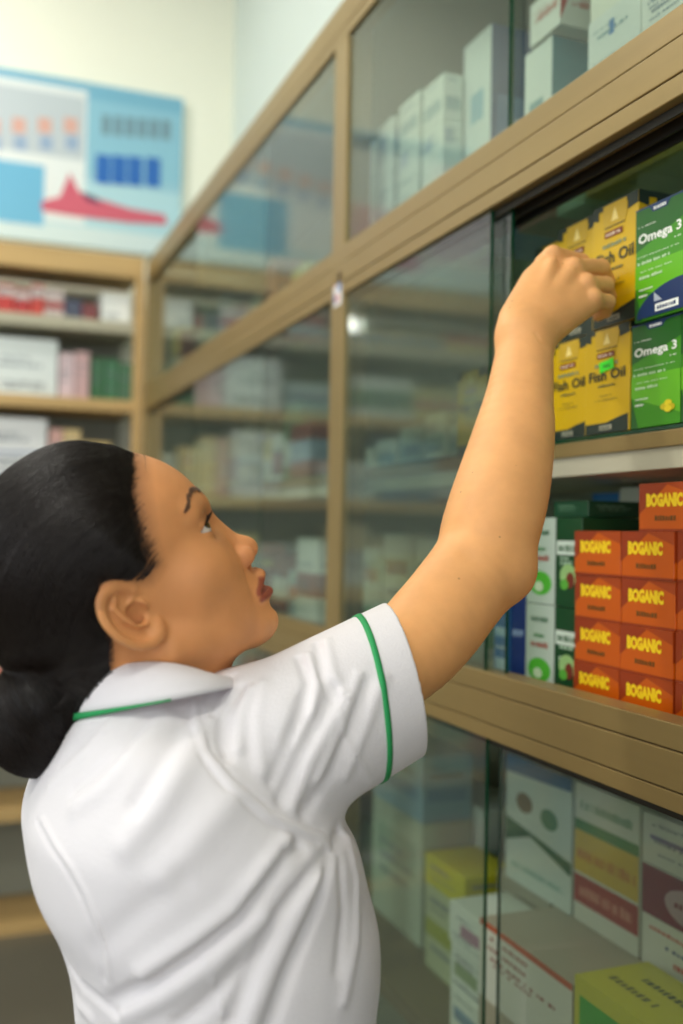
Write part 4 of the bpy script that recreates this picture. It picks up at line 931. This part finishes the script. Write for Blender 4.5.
# ---------------------------------------------------------------- put the woman together
def skin_mat():
    m = mat('skin', (214, 152, 104), .5, spec=.3); nt = m.node_tree; b = nt.nodes['Principled BSDF']; N = nt.nodes; L = nt.links
    at = N.new('ShaderNodeAttribute'); at.attribute_name = 'tone'; tc = N.new('ShaderNodeTexCoord')
    n1 = N.new('ShaderNodeTexNoise'); n1.inputs['Scale'].default_value = 28; n1.inputs['Detail'].default_value = 6; L.new(tc.outputs['Object'], n1.inputs['Vector'])
    mr = N.new('ShaderNodeMapRange'); mr.inputs[1].default_value = .3; mr.inputs[2].default_value = .7; mr.inputs[3].default_value = .90; mr.inputs[4].default_value = 1.06; L.new(n1.outputs['Fac'], mr.inputs[0])
    mx = N.new('ShaderNodeMixRGB'); mx.blend_type = 'MULTIPLY'; mx.inputs[0].default_value = 1; L.new(at.outputs['Color'], mx.inputs[1]); L.new(mr.outputs[0], mx.inputs[2])
    vo = N.new('ShaderNodeTexVoronoi'); vo.inputs['Scale'].default_value = 42; L.new(tc.outputs['Object'], vo.inputs['Vector'])       # a few moles
    m2 = N.new('ShaderNodeMapRange'); m2.inputs[1].default_value = .035; m2.inputs[2].default_value = .055; m2.inputs[3].default_value = .6; m2.inputs[4].default_value = 1; L.new(vo.outputs['Distance'], m2.inputs[0])
    m3 = N.new('ShaderNodeMixRGB'); m3.blend_type = 'MULTIPLY'; m3.inputs[0].default_value = .8; L.new(mx.outputs[0], m3.inputs[1]); L.new(m2.outputs[0], m3.inputs[2])
    L.new(m3.outputs[0], b.inputs['Base Color'])
    n2 = N.new('ShaderNodeTexNoise'); n2.inputs['Scale'].default_value = 420; n2.inputs['Detail'].default_value = 3; L.new(tc.outputs['Object'], n2.inputs['Vector'])
    bp_ = N.new('ShaderNodeBump'); bp_.inputs['Strength'].default_value = .12; bp_.inputs['Distance'].default_value = .0006; L.new(n2.outputs['Fac'], bp_.inputs['Height']); L.new(bp_.outputs[0], b.inputs['Normal'])
    b.inputs['Subsurface Weight'].default_value = .12; b.inputs['Subsurface Radius'].default_value = (1, .4, .2); b.inputs['Subsurface Scale'].default_value = .006
    return m
SKIN = np.array(rgb(224, 163, 104)[:3])
def skin_col(v):
    q = W2H(v); s = q.copy(); s[:, 0] = np.abs(s[:, 0]); c = np.tile(SKIN, (len(v), 1))
    def blend(mask, col_): nonlocal c; c = c*(1-mask[:, None])+np.array(col_)*mask[:, None]
    hd = np.exp(-np.maximum(np.linalg.norm((q-[0, 1, 2])/[8.5, 11, 12], axis=1)-1, 0)*4)
    blend(hd*.85, rgb(210, 142, 90)[:3])                                       # head toned darker than the arm: shade painted into the skin colour
    up = cap(s, (0, 10.15, -3.5), (2.6, 8.85, -4.3), .62, .32); lo = cap(s, (0, 9.95, -5.15), (2.5, 8.85, -4.75), .68, .34)
    blend(np.clip(1-np.minimum(up, lo)/.12, 0, 1)*.9, rgb(146, 68, 56)[:3])
    blend(np.exp(-(sph(s, (1.2, 9.9, -1.6), 0)/1.3)**2)*.25, rgb(200, 110, 76)[:3])
    blend(np.exp(-((sph(s, (3.1, 7.3, 3.4), 0))/1.5)**2)*.30, rgb(160, 100, 64)[:3])
    blend(np.exp(-(polyd(q, [(4.5, 7.2, 3.1), (3.25, 8.05, 3.28), (2.1, 8.2, 3.15)])/.11)**2)*.8, rgb(60, 34, 24)[:3])      # upper lash line
    sd = poly_sd(q[:, 1], q[:, 2]); scal = (np.linalg.norm((q-[0, -.8, 4])/[9, 10.5, 10], axis=1) < 1)
    blend(np.where(scal, np.clip((sd+.1)/1.6, 0, 1)*.7, 0), rgb(88, 56, 38)[:3])     # scalp under fine hair
    return c
BLACKH = mat('black_hair', (9, 7, 7), .42, spec=.3)
HAIRS = mat('hair_strand', (26, 17, 13), .36, spec=.4)
BROW = mat('brow_hair', (104, 72, 50), .6)
CLOTH = mat('white_cotton', (224, 220, 224), .85, bump=.25, scale=500, spec=.2)
CLOTH.node_tree.nodes['Principled BSDF'].inputs['Sheen Weight'].default_value = .15
GREENT = mat('green_piping', (34, 150, 84), .7)
def woman():
    wo = empty('person', (.19, .82, 0), 'woman in a white short sleeved blouse with green piping reaching for a carton', 'person')
    def adopt(o): o.parent = wo; o.location = -wo.location; return o
    o, v = grow('body', body_f, BLO, BHI, .0017, skin_mat(), None, 5, skin_col); adopt(o)
    # eyes and brows
    for sx in (1, -1):
        ec = H2W((EYE[0]*sx, EYE[1], EYE[2])); bm = bmesh.new(); bmesh.ops.create_uvsphere(bm, u_segments=32, v_segments=20, radius=.0122)
        gz = (HR@np.array([.50, .82, .25])); M = Vector(gz).to_track_quat('Z', 'Y').to_matrix().to_4x4()
        mats_ = [mat('sclera', (226, 216, 204), .15), mat('iris', (52, 28, 16), .1), mat('pupil', (8, 6, 6), .08)]
        me = bpy.data.meshes.new('eye'); 
        for f in bm.faces:
            z = f.calc_center_median().normalized().z; f.material_index = 2 if z > .972 else (1 if z > .88 else 0); f.smooth = True
        bm.transform(M); bm.to_mesh(me); bm.free()
        for m in mats_: me.materials.append(m)
        e = link('eye', me, wo); e.location = Vector(ec)-wo.location
        # brow: short hairs laid along the ridge
        paths = []; rr = np.random.default_rng(4)
        key = np.array([(5.1, 4.85), (4.3, 5.5), (3.3, 5.75), (2.2, 5.6), (1.2, 5.2)])
        for k in range(300):
            u = rr.random(); x = np.interp(u, np.linspace(0, 1, 5), key[:, 0]); z = np.interp(u, np.linspace(0, 1, 5), key[:, 1])+rr.normal(0, .05+.09*u)
            q0 = np.array([x, 9.6, z]); q1 = np.array([x+.42, 9.5, z-.02-.16*(1-u)])
            pp = []
            for t in np.linspace(0, 1, 4):
                q = (q0*(1-t)+q1*t)[None].copy()
                for _ in range(12): q[:, 1] -= head_h(q)*.9
                q[:, 1] += .04+.05*t; q[:, 0] *= sx; pp.append(H2W(q[0]))
            paths.append(np.array(pp)-np.array(wo.location))
        curves_obj('eyebrow', paths, .00028, BROW, wo)
        lash = []
        for k in range(46):
            u = k/45; q0 = np.array([4.5-2.2*u, 0, 3.05+.28*math.sin(math.pi*min(u*1.1, 1))]); q = np.array([[q0[0], 9.6, q0[2]]])
            for _ in range(12): q[:, 1] -= head_h(q)*.9
            b0_ = q[0]; out = np.array([(.35 if u < .5 else .1), .55, .10]); pp = [b0_, b0_+out*.5+[0, 0, -.04], b0_+out+[0, 0, .12]]
            lash.append(np.array([H2W(np.array([a[0]*sx, a[1], a[2]])) for a in pp])-np.array(wo.location))
        curves_obj('eyelash', lash, .00026, HAIRS, wo)
    # teeth glimpsed between the lips
    b = MB(); V = []
    for i in range(9):
        a = (i-4)/4; x = a*1.9; y = 9.5-1.1*a*a
        for dz, dy in ((-4.05, 0), (-4.52, 0), (-4.52, -.25), (-4.05, -.25)): V.append(tuple(H2W((x, y+dy, dz))-np.array(wo.location)))
    Fc = [(4*i+k, 4*i+(k+1) % 4, 4*i+4+(k+1) % 4, 4*i+4+k) for i in range(8) for k in range(4)]+[(0, 3, 2, 1), (32, 33, 34, 35)]
    b.mesh(V, Fc, mat('teeth', (232, 224, 206), .25), True); b.build('teeth', wo)
    # hair
    hs, _ = grow('hair', hair_f, HO-.22, HO+.22, .0022, BLACKH, None, 4, None, 1); adopt(hs)
    off = np.array(wo.location)
    st = [p for p in strands(5600)]+bun_strands(1100)
    s_ = curves_obj('hair_strands', [p-off for p in st], .00014, HAIRS, None, 7); s_.parent = hs; s_.location = (0, 0, 0); s_['kind'] = 'stuff'
    s_.location = wo.location
    # blouse
    build_lines()
    zb = float(_R[0, 0])
    o, _ = grow('blouse', shirt_f, (-.16, .50, zb-.02), (.60, 1.14, 1.36), .0018, CLOTH, None, 5, None, 0, .006); adopt(o); bl_ = o

    c = build_collar(bl_, CLOTH, GREENT)
    # green ring round the sleeve
    A = (S2-S1)/np.linalg.norm(S2-S1); T0 = PP(366, 606, .815); T1 = PP(384, 781, .815); TM = PP(389, 690, .755)
    n_ = np.cross(T1-T0, TM-T0); n_ /= np.linalg.norm(n_)
    cc = S1+A*(((T0-S1)@n_)/(A@n_)); u_ = T0-cc; u_ -= (u_@n_)*n_; u_ /= np.linalg.norm(u_); w_ = np.cross(n_, u_); pts = []
    for a in np.linspace(0, 2*math.pi, 120, endpoint=False):
        e = math.cos(a)*u_+math.sin(a)*w_; r = np.linspace(.11, .045, 200); q = cc+e*r[:, None]; dd = shirt_f(q); i = int(np.argmax(dd < 0)); pts.append(cc+e*r[max(i, 1)])
    pts = np.array(pts); pts = (np.roll(pts, 1, 0)+pts*2+np.roll(pts, -1, 0))/4
    g = ribbon('sleeve_piping', pts, lambda p: sleeve_o(p), .0056, .0014, GREENT, bl_, closed=True); g['label'] = 'green piping';
    # trousers and shoes, below the frame
    hip = np.array([_R[0, 1], _R[0, 2], zb+.12]); hy = .085
    def tr(p):
        d = ell(p, hip-np.array([0, 0, .06]), (.125, .165, .17)); d = smax(d, p[:, 2]-zb-.13, .02)
        for s in (-1, 1): d = smin(d, chain(p, [hip+np.array([0, s*hy, -.10]), np.array([hip[0]+.015, hip[1]+s*.09, .46]), np.array([hip[0]-.01, hip[1]+s*.10, .07])], [.088, .068, .058], .02), .03)
        return smax(d, .045-p[:, 2], .01)
    o, _ = grow('trousers', tr, (hip[0]-.2, hip[1]-.26, 0), (hip[0]+.2, hip[1]+.26, zb+.2), .008, mat('navy_trousers', (38, 42, 60), .8), None, 3, None, 1); adopt(o)
    for s in (-1, 1):
        c0 = np.array([hip[0]+.03, hip[1]+s*.10, .0])
        def sh(p): return smax(smin(ell(p, c0+[.05, 0, .03], (.09, .042, .04)), ell(p, c0+[-.04, 0, .035], (.06, .038, .055)), .03), .0015-p[:, 2], .004)
        o, _ = grow('shoe', sh, c0-[.16, .07, .02], c0+[.18, .07, .12], .005, mat('black_shoe', (24, 22, 22), .4), None, 2, None, 1); adopt(o)
    return wo
woman()
